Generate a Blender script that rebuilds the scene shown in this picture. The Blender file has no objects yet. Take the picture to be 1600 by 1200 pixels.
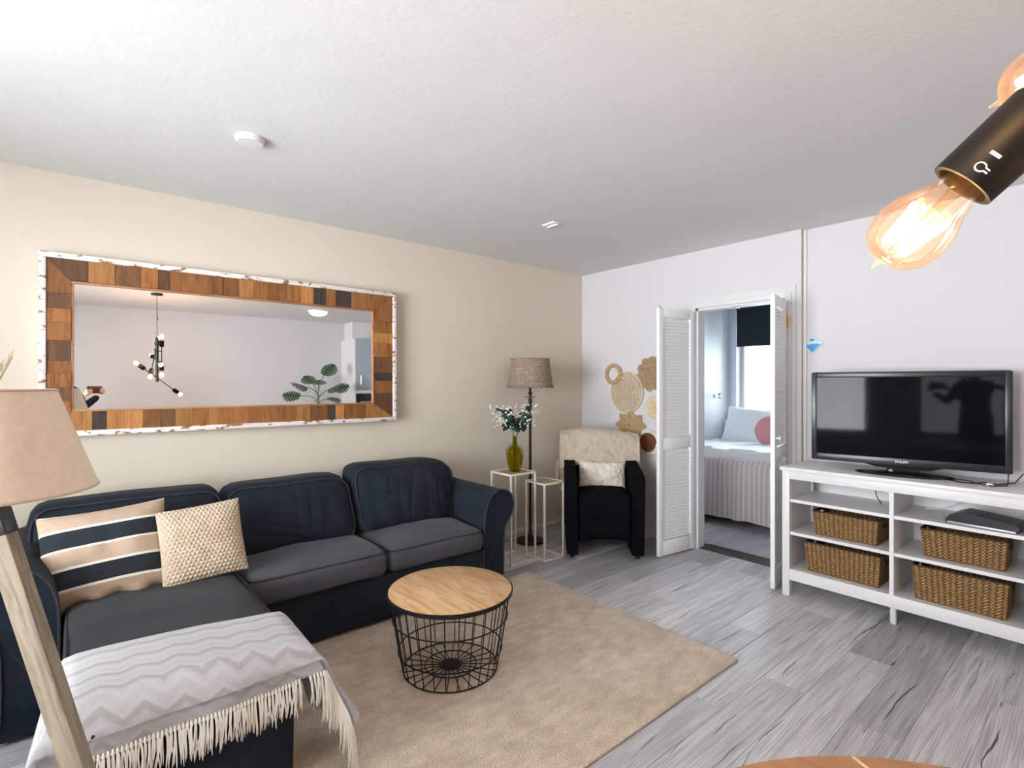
import bpy, bmesh, math, random
from math import sin, cos, pi, radians, sqrt, hypot, atan2
from mathutils import Vector, Matrix, Euler, noise

random.seed(7)
S = bpy.context.scene
C = S.collection
V = Vector

# ------------------------------------------------------------------ camera, light, exposure
cd = bpy.data.cameras.new('camera'); cam = bpy.data.objects.new('camera', cd); C.objects.link(cam)
cam.location = (0, 0, 1.4); cam.rotation_euler = (pi/2, 0, radians(50))
cd.sensor_width = 36; cd.lens = 18.225; cd.clip_start = 0.02; cd.clip_end = 100
S.camera = cam
S.view_settings.view_transform = 'Standard'; S.view_settings.look = 'None'
S.view_settings.gamma = 1; S.view_settings.use_curve_mapping = False
S.view_settings.exposure = 0.58
S.cycles.use_denoising = True
S.cycles.max_bounces = 12; S.cycles.diffuse_bounces = 6; S.cycles.transparent_max_bounces = 16
S.cycles.sample_clamp_indirect = 8

W = bpy.data.worlds.new('daylight'); S.world = W; W.use_nodes = True
bg = W.node_tree.nodes['Background']
bg.inputs['Color'].default_value = (.86, .93, 1, 1); bg.inputs['Strength'].default_value = 2.2

def area(name, loc, rot, sx, sy, power, color=(1, 1, 1), spread=180):
    d = bpy.data.lights.new(name, 'AREA'); d.shape = 'RECTANGLE'; d.size = sx; d.size_y = sy
    d.energy = power; d.color = color; d.spread = radians(spread)
    o = bpy.data.objects.new(name, d); o.location = loc; o.rotation_euler = rot; C.objects.link(o)
    return o
# daylight outside the three windows
area('daylight_front_wide', (-1.55, -1.95, 1.45), (radians(90), 0, 0), 2.3, 1.7, 240, (.95, .965, 1))
area('daylight_front_narrow', (.70, -1.95, 1.45), (radians(90), 0, 0), 1.0, 1.7, 8, (.95, .965, 1))
area('daylight_bedroom', (-2.6, 7.45, 1.7), (radians(-90), 0, 0), 1.7, 1.35, 42, (.80, .90, 1), 115)

# ------------------------------------------------------------------ materials
def nodes_of(m):
    m.use_nodes = True
    return m.node_tree.nodes, m.node_tree.links, m.node_tree.nodes['Principled BSDF']
def mat(name, col, rough=.6, metal=0, spec=.5, bump=None, var=None, sheen=0, emit=None):
    """plain principled; bump=(scale, strength[, dist]); var=(scale, colour2, amount)"""
    m = bpy.data.materials.new(name); n, l, p = nodes_of(m)
    p.inputs['Base Color'].default_value = (*col, 1); p.inputs['Roughness'].default_value = rough
    p.inputs['Metallic'].default_value = metal; p.inputs['Specular IOR Level'].default_value = spec
    if sheen: p.inputs['Sheen Weight'].default_value = sheen; p.inputs['Sheen Roughness'].default_value = .4
    if emit: p.inputs['Emission Color'].default_value = (*emit[0], 1); p.inputs['Emission Strength'].default_value = emit[1]
    tc = n.new('ShaderNodeTexCoord')
    if bump:
        t = n.new('ShaderNodeTexNoise'); t.inputs['Scale'].default_value = bump[0]; t.inputs['Detail'].default_value = 4
        l.new(tc.outputs['Object'], t.inputs['Vector'])
        b = n.new('ShaderNodeBump'); b.inputs['Strength'].default_value = bump[1]; b.inputs['Distance'].default_value = bump[2] if len(bump) > 2 else .004
        l.new(t.outputs['Fac'], b.inputs['Height']); l.new(b.outputs['Normal'], p.inputs['Normal'])
    if var:
        t = n.new('ShaderNodeTexNoise'); t.inputs['Scale'].default_value = var[0]; t.inputs['Detail'].default_value = 5
        l.new(tc.outputs['Object'], t.inputs['Vector'])
        r = n.new('ShaderNodeValToRGB'); r.color_ramp.elements[0].position = .35; r.color_ramp.elements[1].position = .65
        r.color_ramp.elements[0].color = (*col, 1)
        r.color_ramp.elements[1].color = (*[c*(1-var[2])+d*var[2] for c, d in zip(col, var[1])], 1)
        l.new(t.outputs['Fac'], r.inputs['Fac']); l.new(r.outputs['Color'], p.inputs['Base Color'])
    return m
class G:
    """tiny node-graph helper"""
    def __init__(s, name, rough=.6, spec=.5):
        s.m = bpy.data.materials.new(name); s.n, s.l, s.p = nodes_of(s.m)
        s.p.inputs['Roughness'].default_value = rough; s.p.inputs['Specular IOR Level'].default_value = spec
        s.tc = s.n.new('ShaderNodeTexCoord')
    def plug(s, inp, v):
        if hasattr(v, 'is_linked') or hasattr(v, 'links'): s.l.new(v, inp)
        else: inp.default_value = v
    def mapping(s, scale=(1, 1, 1), loc=(0, 0, 0), src='Object', vec=None):
        k = s.n.new('ShaderNodeMapping'); s.plug(k.inputs['Scale'], scale); s.plug(k.inputs['Location'], loc)
        s.l.new(vec or s.tc.outputs[src], k.inputs['Vector']); return k.outputs['Vector']
    def noise(s, vec, scale, detail=4, dist=0, rough=.5):
        k = s.n.new('ShaderNodeTexNoise'); s.plug(k.inputs['Vector'], vec); k.inputs['Scale'].default_value = scale
        k.inputs['Detail'].default_value = detail; k.inputs['Distortion'].default_value = dist; k.inputs['Roughness'].default_value = rough
        return k.outputs['Fac']
    def math(s, op, a, b=0, c=0, clamp=False):
        k = s.n.new('ShaderNodeMath'); k.operation = op; k.use_clamp = clamp
        for i, v in enumerate((a, b, c)): s.plug(k.inputs[i], v)
        return k.outputs[0]
    def sep(s, vec):
        k = s.n.new('ShaderNodeSeparateXYZ'); s.l.new(vec, k.inputs[0]); return k.outputs
    def comb(s, x, y, z):
        k = s.n.new('ShaderNodeCombineXYZ')
        for i, v in enumerate((x, y, z)): s.plug(k.inputs[i], v)
        return k.outputs[0]
    def ramp(s, fac, stops, const=False):
        k = s.n.new('ShaderNodeValToRGB'); s.l.new(fac, k.inputs['Fac']); e = k.color_ramp.elements
        if const: k.color_ramp.interpolation = 'CONSTANT'
        while len(e) < len(stops): e.new(.5)
        for q, (pos, col) in zip(e, stops):
            q.position = pos; q.color = (*col, 1) if not isinstance(col, (int, float)) else (col, col, col, 1)
        return k.outputs['Color']
    def mix(s, fac, a, b, blend='MIX'):
        k = s.n.new('ShaderNodeMix'); k.data_type = 'RGBA'; k.blend_type = blend
        s.plug(k.inputs['Factor'], fac)
        for i, v in ((6, a), (7, b)): s.plug(k.inputs[i], v if not isinstance(v, tuple) else (*v, 1))
        return k.outputs[2]
    def rand(s):
        return s.n.new('ShaderNodeObjectInfo').outputs['Random']
    def bump(s, h, strength=.5, dist=.003):
        k = s.n.new('ShaderNodeBump'); k.inputs['Strength'].default_value = strength; k.inputs['Distance'].default_value = dist
        s.l.new(h, k.inputs['Height']); s.l.new(k.outputs['Normal'], s.p.inputs['Normal'])
    def color(s, c): s.l.new(c, s.p.inputs['Base Color']); return s.m

def thin_glass(name, tint, rough=.02, edge=.9):
    """thin clear shell: tinted transparency with a fresnel gloss"""
    m = bpy.data.materials.new(name); m.use_nodes = True; n, l = m.node_tree.nodes, m.node_tree.links
    n.clear(); o = n.new('ShaderNodeOutputMaterial'); t = n.new('ShaderNodeBsdfTransparent'); g = n.new('ShaderNodeBsdfGlossy')
    t.inputs[0].default_value = (*tint, 1); g.inputs['Roughness'].default_value = rough
    w = n.new('ShaderNodeLayerWeight'); w.inputs['Blend'].default_value = .25
    k = n.new('ShaderNodeMath'); k.operation = 'MULTIPLY'; k.inputs[1].default_value = edge
    x = n.new('ShaderNodeMixShader'); l.new(w.outputs['Fresnel'], k.inputs[0]); l.new(k.outputs[0], x.inputs[0])
    l.new(t.outputs[0], x.inputs[1]); l.new(g.outputs[0], x.inputs[2]); l.new(x.outputs[0], o.inputs[0])
    return m
def glow(name, col, strength):
    m = bpy.data.materials.new(name); m.use_nodes = True; n, l = m.node_tree.nodes, m.node_tree.links
    n.clear(); o = n.new('ShaderNodeOutputMaterial'); e = n.new('ShaderNodeEmission')
    e.inputs[0].default_value = (*col, 1); e.inputs[1].default_value = strength; l.new(e.outputs[0], o.inputs[0]); return m

M = {}
M['cream'] = mat('cream_paint', (.66, .59, .485), .85, bump=(220, .25, .002))
M['white_wall'] = mat('white_paint', (.67, .65, .675), .8, bump=(200, .2, .002))
M['ceiling'] = mat('ceiling_paint', (.72, .715, .715), .9, bump=(45, .15, .006), var=(2.2, (.67, .67, .665), .5))
M['white'] = mat('white_lacquer', (.76, .75, .755), .4)
M['white_old'] = mat('white_gloss_trim', (.70, .69, .70), .5)
M['door_white'] = mat('white_door_lacquer', (.90, .895, .90), .45)
M['black'] = mat('black_metal', (.012, .012, .013), .45, spec=.4)
M['holder'] = mat('black_holder', (.004, .004, .004), .5, spec=.2)
M['wire'] = mat('black_wire', (.010, .009, .010), .5, spec=.3)
M['plastic'] = mat('black_plastic', (.014, .018, .024), .28)
M['gloss_black'] = mat('gloss_black', (.008, .008, .010), .08)
M['chrome'] = mat('chrome', (.75, .75, .76), .15, 1)
M['gold'] = mat('brass_hinge', (.75, .50, .18), .3, .9)
M['cream_metal'] = mat('cream_metal', (.78, .74, .66), .45)
M['seat_top'] = mat('grey_plant_wood', (.42, .28, .15), .6, var=(30, (.28, .17, .09), .7))
M['dark_bronze'] = mat('dark_bronze', (.045, .032, .026), .35, .6)
M['green_leaf'] = mat('monstera_green', (.022, .075, .022), .35, var=(9, (.012, .045, .016), 1))
M['euca'] = mat('eucalyptus_green', (.012, .050, .032), .5)
M['stem'] = mat('stem_green', (.10, .16, .05), .5)
M['blossom'] = mat('white_blossom', (.80, .79, .76), .7)
M['fur'] = mat('cream_fur', (.95, .86, .72), .95, spec=.1, bump=(120, .35, .008), var=(14, (.88, .77, .62), .8))
M['fur_white'] = mat('white_fluff', (.88, .82, .74), .95, spec=.1, bump=(90, .8, .012), var=(25, (.74, .66, .56), .8))
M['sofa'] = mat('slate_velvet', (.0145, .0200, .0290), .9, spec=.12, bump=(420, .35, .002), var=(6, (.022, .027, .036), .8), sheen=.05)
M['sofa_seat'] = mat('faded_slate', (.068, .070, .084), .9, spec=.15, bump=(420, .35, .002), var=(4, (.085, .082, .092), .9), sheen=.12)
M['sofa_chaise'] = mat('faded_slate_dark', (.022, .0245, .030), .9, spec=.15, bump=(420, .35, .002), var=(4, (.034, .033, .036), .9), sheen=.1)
M['piping'] = mat('slate_piping', (.022, .026, .034), .8)
M['tub'] = mat('black_weave', (.0045, .005, .007), .95, spec=.06, bump=(350, .5, .002))
M['dark'] = mat('dark_gap', (.01, .01, .01), .9)
M['pillow_white'] = mat('white_cotton', (.80, .82, .85), .85, bump=(60, .2, .004))
M['pink'] = mat('dusty_pink', (.62, .27, .27), .85, bump=(200, .3, .003))
M['navy'] = mat('navy_blind', (.006, .010, .018), .8)
M['shade'] = mat('linen_shade', (.76, .61, .475), .85, bump=(300, .4, .002), var=(60, (.66, .52, .40), .5))
M['shade_in'] = mat('shade_lining', (.55, .42, .32), .85)
M['blue_cab'] = mat('grey_blue_front', (.36, .42, .46), .4)
M['oven'] = mat('black_glass_oven', (.006, .006, .008), .08)
M['skin'] = mat('skin', (.55, .32, .23), .5)
M['cloth_black'] = mat('black_cloth', (.010, .010, .012), .9)
M['hair'] = mat('brown_hair', (.05, .03, .02), .6)
M['phone'] = mat('dark_brown_case', (.035, .010, .008), .4)
M['pampas'] = mat('pampas', (.34, .22, .12), .9)
M['ceramic'] = mat('grey_ceramic', (.12, .12, .12), .5)
M['threshold'] = mat('brown_threshold', (.045, .036, .026), .5)
M['blind'] = mat('white_slat', (.78, .78, .78), .5)
M['glass'] = thin_glass('window_glass', (.96, .98, .98), .01, .6)
M['bulb_glass'] = thin_glass('amber_bulb_glass', (1, .90, .80), .03, .6)
_n, _l = M['bulb_glass'].node_tree.nodes, M['bulb_glass'].node_tree.links
_o = next(q for q in _n if q.type == 'OUTPUT_MATERIAL'); _x = next(q for q in _n if q.type == 'MIX_SHADER')
_t = _n.new('ShaderNodeBsdfTranslucent'); _t.inputs[0].default_value = (1, .62, .40, 1)
_m = _n.new('ShaderNodeMixShader'); _m.inputs[0].default_value = .009
_l.new(_x.outputs[0], _m.inputs[1]); _l.new(_t.outputs[0], _m.inputs[2]); _l.new(_m.outputs[0], _o.inputs[0])
M['green_glass'] = thin_glass('olive_glass', (.60, .53, .02), .03, .35)
M['acrylic'] = mat('acrylic_plaque', (.55, .72, .80), .1)
M['acrylic_blue'] = mat('blue_print', (.10, .36, .66), .15)
M['mirror'] = mat('mirror_silver', (.93, .94, .94), .0, 1)
M['filament'] = glow('filament', (1, .62, .22), 45)
M['dome'] = glow('lit_dome', (1, .74, .38), 2.2)
M['screen'] = mat('tv_screen', (.004, .005, .007), .045, spec=.13)
M['text_white'] = mat('white_print', (.75, .75, .75), .5)
def seagrass():
    g = G('seagrass_weave', .6, .35)
    x = g.sep(g.tc.outputs['UV'])
    a = g.math('DIVIDE', x[0], .027); k = g.math('FLOORED_MODULO', g.math('FLOOR', a), 2.); q = g.math('FRACT', a)
    q2 = g.math('ADD', g.math('MULTIPLY', q, g.math('SUBTRACT', 1., k)), g.math('MULTIPLY', g.math('SUBTRACT', 1., q), k))
    s = g.math('ABSOLUTE', g.math('SINE', g.math('MULTIPLY', g.math('MULTIPLY_ADD', q2, 1.3, g.math('DIVIDE', x[1], .0165)), pi)))
    e = g.math('ABSOLUTE', g.math('SINE', g.math('MULTIPLY', q, pi)))
    h = g.math('MULTIPLY', g.math('POWER', s, .6), g.math('MULTIPLY_ADD', e, .5, .5))
    n = g.noise(g.mapping(), 70, 4); f = g.math('MULTIPLY', h, g.math('MULTIPLY_ADD', n, 1.1, .35))
    g.bump(h, .8, .004)
    return g.color(g.ramp(f, [(.12, (.045, .020, .007)), (.55, (.20, .105, .035)), (.95, (.44, .27, .11))]))
M['seagrass'] = seagrass()
M['basket_dark'] = mat('basket_inside', (.07, .035, .015), .8)

def straw(name, a, b, s=90, rough=.8):
    return mat(name, a, rough, spec=.25, bump=(s*4, .4, .002), var=(s, b, .9))
M['rattan'] = straw('rattan', (.54, .38, .21), (.36, .24, .12))
M['rattan_pale'] = straw('pale_rattan', (.76, .60, .39), (.62, .45, .26))
M['wicker'] = straw('grey_wicker', (.30, .22, .165), (.17, .12, .09), 60)
def wicker():
    g = G('grey_wicker_weave', .8, .2)
    x = g.sep(g.tc.outputs['UV'])
    rows = g.math('FLOOR', g.math('MULTIPLY', x[1], 13.))
    n = g.noise(g.comb(g.math('MULTIPLY', x[0], 46.), g.math('MULTIPLY', rows, 7.3), g.math('MULTIPLY', x[1], 30.)), 1., 3)
    e = g.math('POWER', g.math('ABSOLUTE', g.math('SINE', g.math('MULTIPLY', x[1], 13.*pi))), .5)
    f = g.math('MULTIPLY', g.math('MULTIPLY_ADD', n, 1.3, -.1), g.math('MULTIPLY_ADD', e, .6, .4))
    return g.color(g.ramp(f, [(.12, (.10, .068, .05)), (.45, (.28, .205, .15)), (.75, (.42, .33, .26))]))
M['wicker_weave'] = wicker()
M['brown_coil'] = straw('brown_coil', (.24, .095, .03), (.13, .05, .018), 60)
M['raffia'] = straw('raffia', (.76, .66, .50), (.62, .50, .34), 60)

def wood(name, base, dark, axis='Z', scale=1., rough=.55, obj_rand=True):
    g = G(name, rough)
    st = {'X': (.9, 9, 9), 'Y': (9, .9, 9), 'Z': (9, 9, .9)}[axis]
    r = g.rand()
    off = g.comb(g.math('MULTIPLY', r, 37.), g.math('MULTIPLY', r, 17.), g.math('MULTIPLY', r, 53.))
    v = g.mapping(tuple(q*scale for q in st), off)
    a = g.noise(v, 4, 6, 1.2); b = g.noise(v, 1.1, 2, .3)
    f = g.math('ADD', g.math('MULTIPLY', a, .75), g.math('MULTIPLY', b, .35))
    col = g.ramp(f, [(.36, dark), (.62, base)])
    k = g.math('MULTIPLY_ADD', r, .5, .72)
    col = g.mix(1, col, g.comb(k, k, k), 'MULTIPLY') if obj_rand else col
    g.bump(a, .4, .002)
    return g.color(col)
M['block_orange'] = wood('reclaimed_orange', (.30, .115, .028), (.13, .042, .011), 'Z', 2.5)
M['block_light'] = wood('reclaimed_light', (.43, .19, .052), (.24, .09, .024), 'Z', 2.5)
M['block_brown'] = wood('reclaimed_brown', (.17, .07, .025), (.07, .027, .010), 'Z', 2.5)
M['block_dark'] = wood('reclaimed_dark', (.06, .04, .032), (.022, .015, .012), 'Z', 2.5)
M['rim_wood'] = wood('mirror_rim_wood', (.42, .20, .09), (.26, .10, .04), 'Y', 1)
M['leg_wood'] = wood('weathered_oak', (.27, .215, .15), (.13, .095, .065), 'Z', 2.2, .7)
M['table_oak'] = wood('oiled_oak', (.36, .19, .085), (.26, .125, .05), 'X', 1.2, .45, False)
M['inlay'] = mat('pale_inlay', (.70, .52, .34), .5)

def chipped():
    g = G('chipped_white', .6)
    v = g.mapping((3, 1, 3)); a = g.noise(v, 16, 5, .4); b = g.noise(g.mapping((1, .45, 1)), 38, 4)
    f = g.math('MULTIPLY', g.math('GREATER_THAN', b, .565), g.math('GREATER_THAN', a, .455))
    col = g.mix(f, (.76, .70, .68), (.30, .14, .07)); g.bump(b, .5, .003)
    return g.color(col)
M['chipped'] = chipped()

PW_ = .187
def plank_mat(name, bright):
    g = G(name, .42, .45)
    r = g.rand()
    off = g.comb(g.math('MULTIPLY', r, 91.), g.math('MULTIPLY', r, 47.), 0.)
    v = g.mapping((1, .045, 1), off)
    warp = g.noise(g.mapping((1, .16, 1), off), 6, 3)
    x = g.sep(v)
    line = g.math('SINE', g.math('MULTIPLY', g.math('ADD', x[0], g.math('MULTIPLY', warp, .07)), 620.))
    fine = g.noise(v, 60, 5, .6)
    grain = g.math('MULTIPLY_ADD', line, .085, fine)
    base = g.ramp(grain, [(.28, (.275*bright, .27*bright, .285*bright)), (.70, (.50*bright, .495*bright, .51*bright))])
    k = g.math('MULTIPLY_ADD', g.math('FRACT', g.math('MULTIPLY', r, 7.31)), .52, .66)
    col = g.mix(1, base, g.comb(k, k, k), 'MULTIPLY')
    # long splits in the boards
    xo = g.sep(g.tc.outputs['Object']); s2 = None
    for q, (wk, lk) in enumerate(((.0042, 1.7), (.0028, 2.4), (.0020, 4.2))):
        ph = g.math('MULTIPLY', r, 61.+23.*q)
        y1 = g.noise(g.comb(ph, g.math('MULTIPLY', xo[1], 1.5), 0.), 1, 3, 0, .45)
        gate = g.math('MULTIPLY', g.math('SUBTRACT', g.noise(g.comb(0., g.math('MULTIPLY', xo[1], lk), ph), 1, 2), .555), 9., 0, True)
        c = g.math('MULTIPLY_ADD', g.math('SUBTRACT', y1, .5), .16, g.math('MULTIPLY', g.math('FRACT', g.math('MULTIPLY', r, 13.7+5.3*q)), PW_))
        dd = g.math('ABSOLUTE', g.math('SUBTRACT', xo[0], c))
        k_ = g.math('LESS_THAN', dd, g.math('MULTIPLY', gate, wk))
        s2 = k_ if s2 is None else g.math('MAXIMUM', s2, k_)
    col = g.mix(g.math('MULTIPLY', s2, .88), col, (.05, .045, .06))
    g.bump(g.math('SUBTRACT', grain, g.math('MULTIPLY', s2, 1.5)), .25, .002)
    return g.color(col)
M['plank'] = plank_mat('grey_oak_plank', 1.42)

def rug_mat():
    g = G('beige_pile', .95, .1)
    a = g.noise(g.mapping(), 150, 3); b = g.noise(g.mapping(), 5, 5, .6); c = g.noise(g.mapping((1.4, .6, 1)), 16, 4)
    f = g.math('ADD', g.math('MULTIPLY', a, .50), g.math('ADD', g.math('MULTIPLY', b, .25), g.math('MULTIPLY', c, .28)))
    g.bump(a, 1, .008)
    g.p.inputs['Sheen Weight'].default_value = .3
    return g.color(g.ramp(f, [(.42, (.45, .34, .24)), (.62, (.78, .63, .485))]))
M['rug'] = rug_mat()

def stripes_pillow():
    g = G('striped_cotton', .9, .1)
    u = g.sep(g.tc.outputs['UV'])[1]
    sand, char, wh = (.54, .40, .29), (.030, .036, .042), (.82, .78, .73)
    st = [(0, (.50, .36, .25)), (.16, wh), (.185, char), (.375, wh), (.40, sand), (.575, wh), (.60, char), (.785, wh), (.81, sand), (.985, wh)]
    col = g.ramp(u, st, True)
    n = g.noise(g.mapping((1, 1, 6)), 40, 4)
    g.bump(n, .4, .003)
    return g.color(g.mix(.22, col, g.ramp(n, [(.3, .25), (.7, 1.0)]), 'MULTIPLY'))
M['striped'] = stripes_pillow()
M['knit'] = mat('cream_knit', (.58, .475, .36), .95, spec=.1, bump=(260, .5, .003), var=(20, (.50, .39, .28), .8))

def throw_mat(name, dim):
    g = G(name, .95, .1)
    x = g.sep(g.tc.outputs['UV'])          # u across (m), v along (m)
    tri = g.math('PINGPONG', g.math('MULTIPLY', x[0], 1), .05)
    amp = g.ramp(g.math('MULTIPLY', x[1], 1.5), [(.0, .25), (.35, .8), (.6, 1.)])
    z = g.math('MULTIPLY', g.math('ADD', x[1], g.math('MULTIPLY', g.math('MULTIPLY', tri, .75), amp)), 11.5)
    band = g.math('FRACT', z)
    wh, gr, lg = (.93*dim, .91*dim, .93*dim), (.74*dim, .725*dim, .72*dim), (.88*dim, .865*dim, .875*dim)
    col = g.ramp(band, [(0, lg), (.26, lg), (.32, wh), (.42, wh), (.48, gr), (.66, gr), (.70, lg), (.80, lg), (.84, wh), (.93, wh)], False)
    rib = g.math('SINE', g.math('MULTIPLY', x[0], 1500.)); rib2 = g.math('SINE', g.math('MULTIPLY', x[1], 1100.))
    k = g.math('MULTIPLY', rib, rib2)
    h = g.math('MULTIPLY_ADD', k, .5, .5)
    g.bump(h, .4, .002)
    c2 = g.mix(.08, col, g.ramp(h, [(.2, .45), (.8, 1.0)]), 'MULTIPLY')
    return g.color(c2)
M['throw'] = throw_mat('chevron_knit', 1.0)
M['throw_under'] = throw_mat('chevron_knit_under', 1.0)
M['fringe'] = mat('cream_fringe', (.78, .74, .66), .95, spec=.1)

def bedspread():
    g = G('striped_bedspread', .9, .1)
    x = g.sep(g.tc.outputs['UV'])[0]
    f = g.math('FRACT', g.math('MULTIPLY', x, 21.))
    n = g.noise(g.mapping(), 180, 2)
    g.bump(n, .5, .003)
    return g.color(g.ramp(f, [(0, (.66, .595, .57)), (.80, (.66, .595, .57)), (.84, (.92, .88, .86)), (.96, (.92, .88, .86))], False))
M['spread'] = bedspread()

def pine():
    g = G('pine_top', .5, .35)
    v = g.mapping((1, 9, 1)); a = g.noise(v, 3.2, 6, 1.4); b = g.noise(g.mapping((1.5, 6, 1), (3, 1, 0)), 6, 4, 1)
    col = g.ramp(a, [(.35, (.52, .29, .13)), (.60, (.70, .46, .25))])
    sp = g.math('GREATER_THAN', b, .66)
    col = g.mix(g.math('MULTIPLY', sp, .55), col, (.30, .15, .06))
    return g.color(col)
M['pine'] = pine()

# ------------------------------------------------------------------ helpers
def tag(o, label, cat=None, group=None, kind=None):
    if label: o['label'] = label
    if cat: o['category'] = cat
    if group: o['group'] = group
    if kind: o['kind'] = kind
    return o
def thing(name, label, cat, loc=(0, 0, 0), rz=0, group=None):
    o = bpy.data.objects.new(name, None); C.objects.link(o); o.empty_display_size = .1
    o.location = loc; o.rotation_euler = (0, 0, rz); return tag(o, label, cat, group)
def obj(name, bm, m, parent=None, smooth=True, ang=40, loc=None, rot=None):
    me = bpy.data.meshes.new(name)
    if isinstance(bm, bpy.types.Mesh): me = bm
    else:
        bmesh.ops.recalc_face_normals(bm, faces=bm.faces); bm.to_mesh(me); bm.free()
        for q in (m if isinstance(m, (list, tuple)) else [m]): me.materials.append(q)
        if smooth:
            me.shade_smooth(); me.set_sharp_from_angle(angle=radians(ang))
    o = bpy.data.objects.new(name, me); C.objects.link(o)
    if parent: o.parent = parent
    if loc is not None: o.location = loc
    if rot is not None: o.rotation_euler = rot
    return o
def struct(name, bm, m, parent=None, **k):
    o = obj(name, bm, m, parent, **k)
    if not parent: o['kind'] = 'structure'
    return o
def box(bm, lo, hi, bev=0, M4=None):
    lo, hi = V(lo), V(hi); c = (lo+hi)/2; d = hi-lo
    r = bmesh.ops.create_cube(bm, size=1, matrix=Matrix.Translation(c) @ Matrix.Diagonal((abs(d.x), abs(d.y), abs(d.z), 1)))
    vs = r['verts']
    if bev:
        es = list({e for v in vs for e in v.link_edges})
        q = bmesh.ops.bevel(bm, geom=es, offset=bev, segments=2, affect='EDGES', profile=.5)
        vs = list({v for f in q['faces'] for v in f.verts} | {v for v in vs if v.is_valid})
    if M4: bmesh.ops.transform(bm, matrix=M4, verts=vs)
    return bm
def bx(lo, hi, bev=0): return box(bmesh.new(), lo, hi, bev)
def basis(d):
    d = d.normalized(); u = d.orthogonal().normalized(); return u, d.cross(u)
def tube(bm, pts, r, seg=8, closed=False, cap=True):
    pts = [V(p) for p in pts]; n = len(pts); rings = []
    rr = r if isinstance(r, (list, tuple)) else [r]*n
    t0 = (pts[1]-pts[0]).normalized(); u = t0.orthogonal().normalized()
    for i, p in enumerate(pts):
        if closed: t = pts[(i+1) % n]-pts[i-1]
        else: t = pts[min(i+1, n-1)]-pts[max(i-1, 0)]
        t = t.normalized() if t.length > 1e-9 else t0
        u = (u - t*u.dot(t)); u = u.normalized() if u.length > 1e-6 else t.orthogonal().normalized()
        w = t.cross(u)
        rings.append([bm.verts.new(p + (u*cos(2*pi*k/seg)+w*sin(2*pi*k/seg))*rr[i]) for k in range(seg)])
    m = n if closed else n-1
    for i in range(m):
        a, b = rings[i], rings[(i+1) % n]
        for k in range(seg): bm.faces.new((a[k], a[(k+1) % seg], b[(k+1) % seg], b[k]))
    if cap and not closed: bm.faces.new(rings[0][::-1]); bm.faces.new(rings[-1])
    return bm
def tb(pts, r, seg=8, closed=False): return tube(bmesh.new(), pts, r, seg, closed)
def circ(c, r, n=32, ax='Z', r2=None):
    c = V(c); r2 = r2 or r; o = []
    for k in range(n):
        a = 2*pi*k/n; p = (r*cos(a), r2*sin(a))
        o.append(c + V({'Z': (p[0], p[1], 0), 'Y': (p[0], 0, p[1]), 'X': (0, p[0], p[1])}[ax]))
    return o
def lathe(bm, prof, seg=32, M4=None, cap=True):
    rings = []
    for r, z in prof:
        if r < 1e-6: rings.append([bm.verts.new((0, 0, z))])
        else: rings.append([bm.verts.new((r*cos(2*pi*k/seg), r*sin(2*pi*k/seg), z)) for k in range(seg)])
    for a, b in zip(rings, rings[1:]):
        for k in range(seg):
            k2 = (k+1) % seg
            if len(a) == 1 and len(b) == 1: continue
            if len(a) == 1: bm.faces.new((a[0], b[k2], b[k]))
            elif len(b) == 1: bm.faces.new((a[k], a[k2], b[0]))
            else: bm.faces.new((a[k], a[k2], b[k2], b[k]))
    if cap:
        for q in (rings[0], rings[-1]):
            if len(q) > 1: bm.faces.new(q)
    if M4: bmesh.ops.transform(bm, matrix=M4, verts=[v for r in rings for v in r])
    return bm
def lt(prof, seg=32, M4=None, cap=True): return lathe(bmesh.new(), prof, seg, M4, cap)
def grid(nu, nv, f, bm=None, wrap=False):
    """f(u, v) with u, v in 0..1 -> (point, uv)"""
    bm = bm or bmesh.new(); uvl = bm.loops.layers.uv.verify(); rows = []
    for i in range(nu+1):
        row = []
        for j in range(nv+1):
            p, uv = f(i/nu, j/nv); row.append((bm.verts.new(p), uv))
        rows.append(row)
    for i in range(nu):
        for j in range(nv):
            q = (rows[i][j], rows[i+1][j], rows[i+1][j+1], rows[i][j+1])
            fc = bm.faces.new([a[0] for a in q])
            for lp, a in zip(fc.loops, q): lp[uvl].uv = a[1]
    return bm
def lin(h, r, n):
    a = [-h, -h+r*.12, -h+r*.45, -h+r]
    m = [(-h+r)+(2*h-2*r)*k/n for k in range(1, n)]
    return a+m+[-q for q in a[::-1]]
def rbox(size, r, n=8, deform=None, bm=None, M4=None):
    """rounded box made of quads; deform(p, (u,v,w)) moves each point"""
    bm = bm or bmesh.new(); h = [s/2 for s in size]; r = min(r, min(h)*.98)
    ns = [max(2, int(n*s/max(size)+1)) for s in size]
    ax = [lin(h[i], r, ns[i]) for i in range(3)]; cache = {}
    def vert(i, j, k):
        key = (i, j, k)
        if key not in cache:
            p = V((ax[0][i], ax[1][j], ax[2][k]))
            c = V([max(-h[q]+r, min(h[q]-r, p[q])) for q in range(3)])
            d = p-c
            if d.length > 1e-9: p2 = c + d.normalized()*r
            else: p2 = p
            nrm = (p[0]/h[0], p[1]/h[1], p[2]/h[2])
            if deform: p2 = V(deform(p2, nrm))
            cache[key] = bm.verts.new(M4 @ p2 if M4 else p2)
        return cache[key]
    L = [len(a)-1 for a in ax]
    for d in range(3):
        a, b = (d+1) % 3, (d+2) % 3
        for side in (0, L[d]):
            for i in range(L[a]):
                for j in range(L[b]):
                    q = []
                    for di, dj in ((0, 0), (1, 0), (1, 1), (0, 1)):
                        ix = [0, 0, 0]; ix[d] = side; ix[a] = i+di; ix[b] = j+dj; q.append(vert(*ix))
                    bm.faces.new(q)
    return bm
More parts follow.
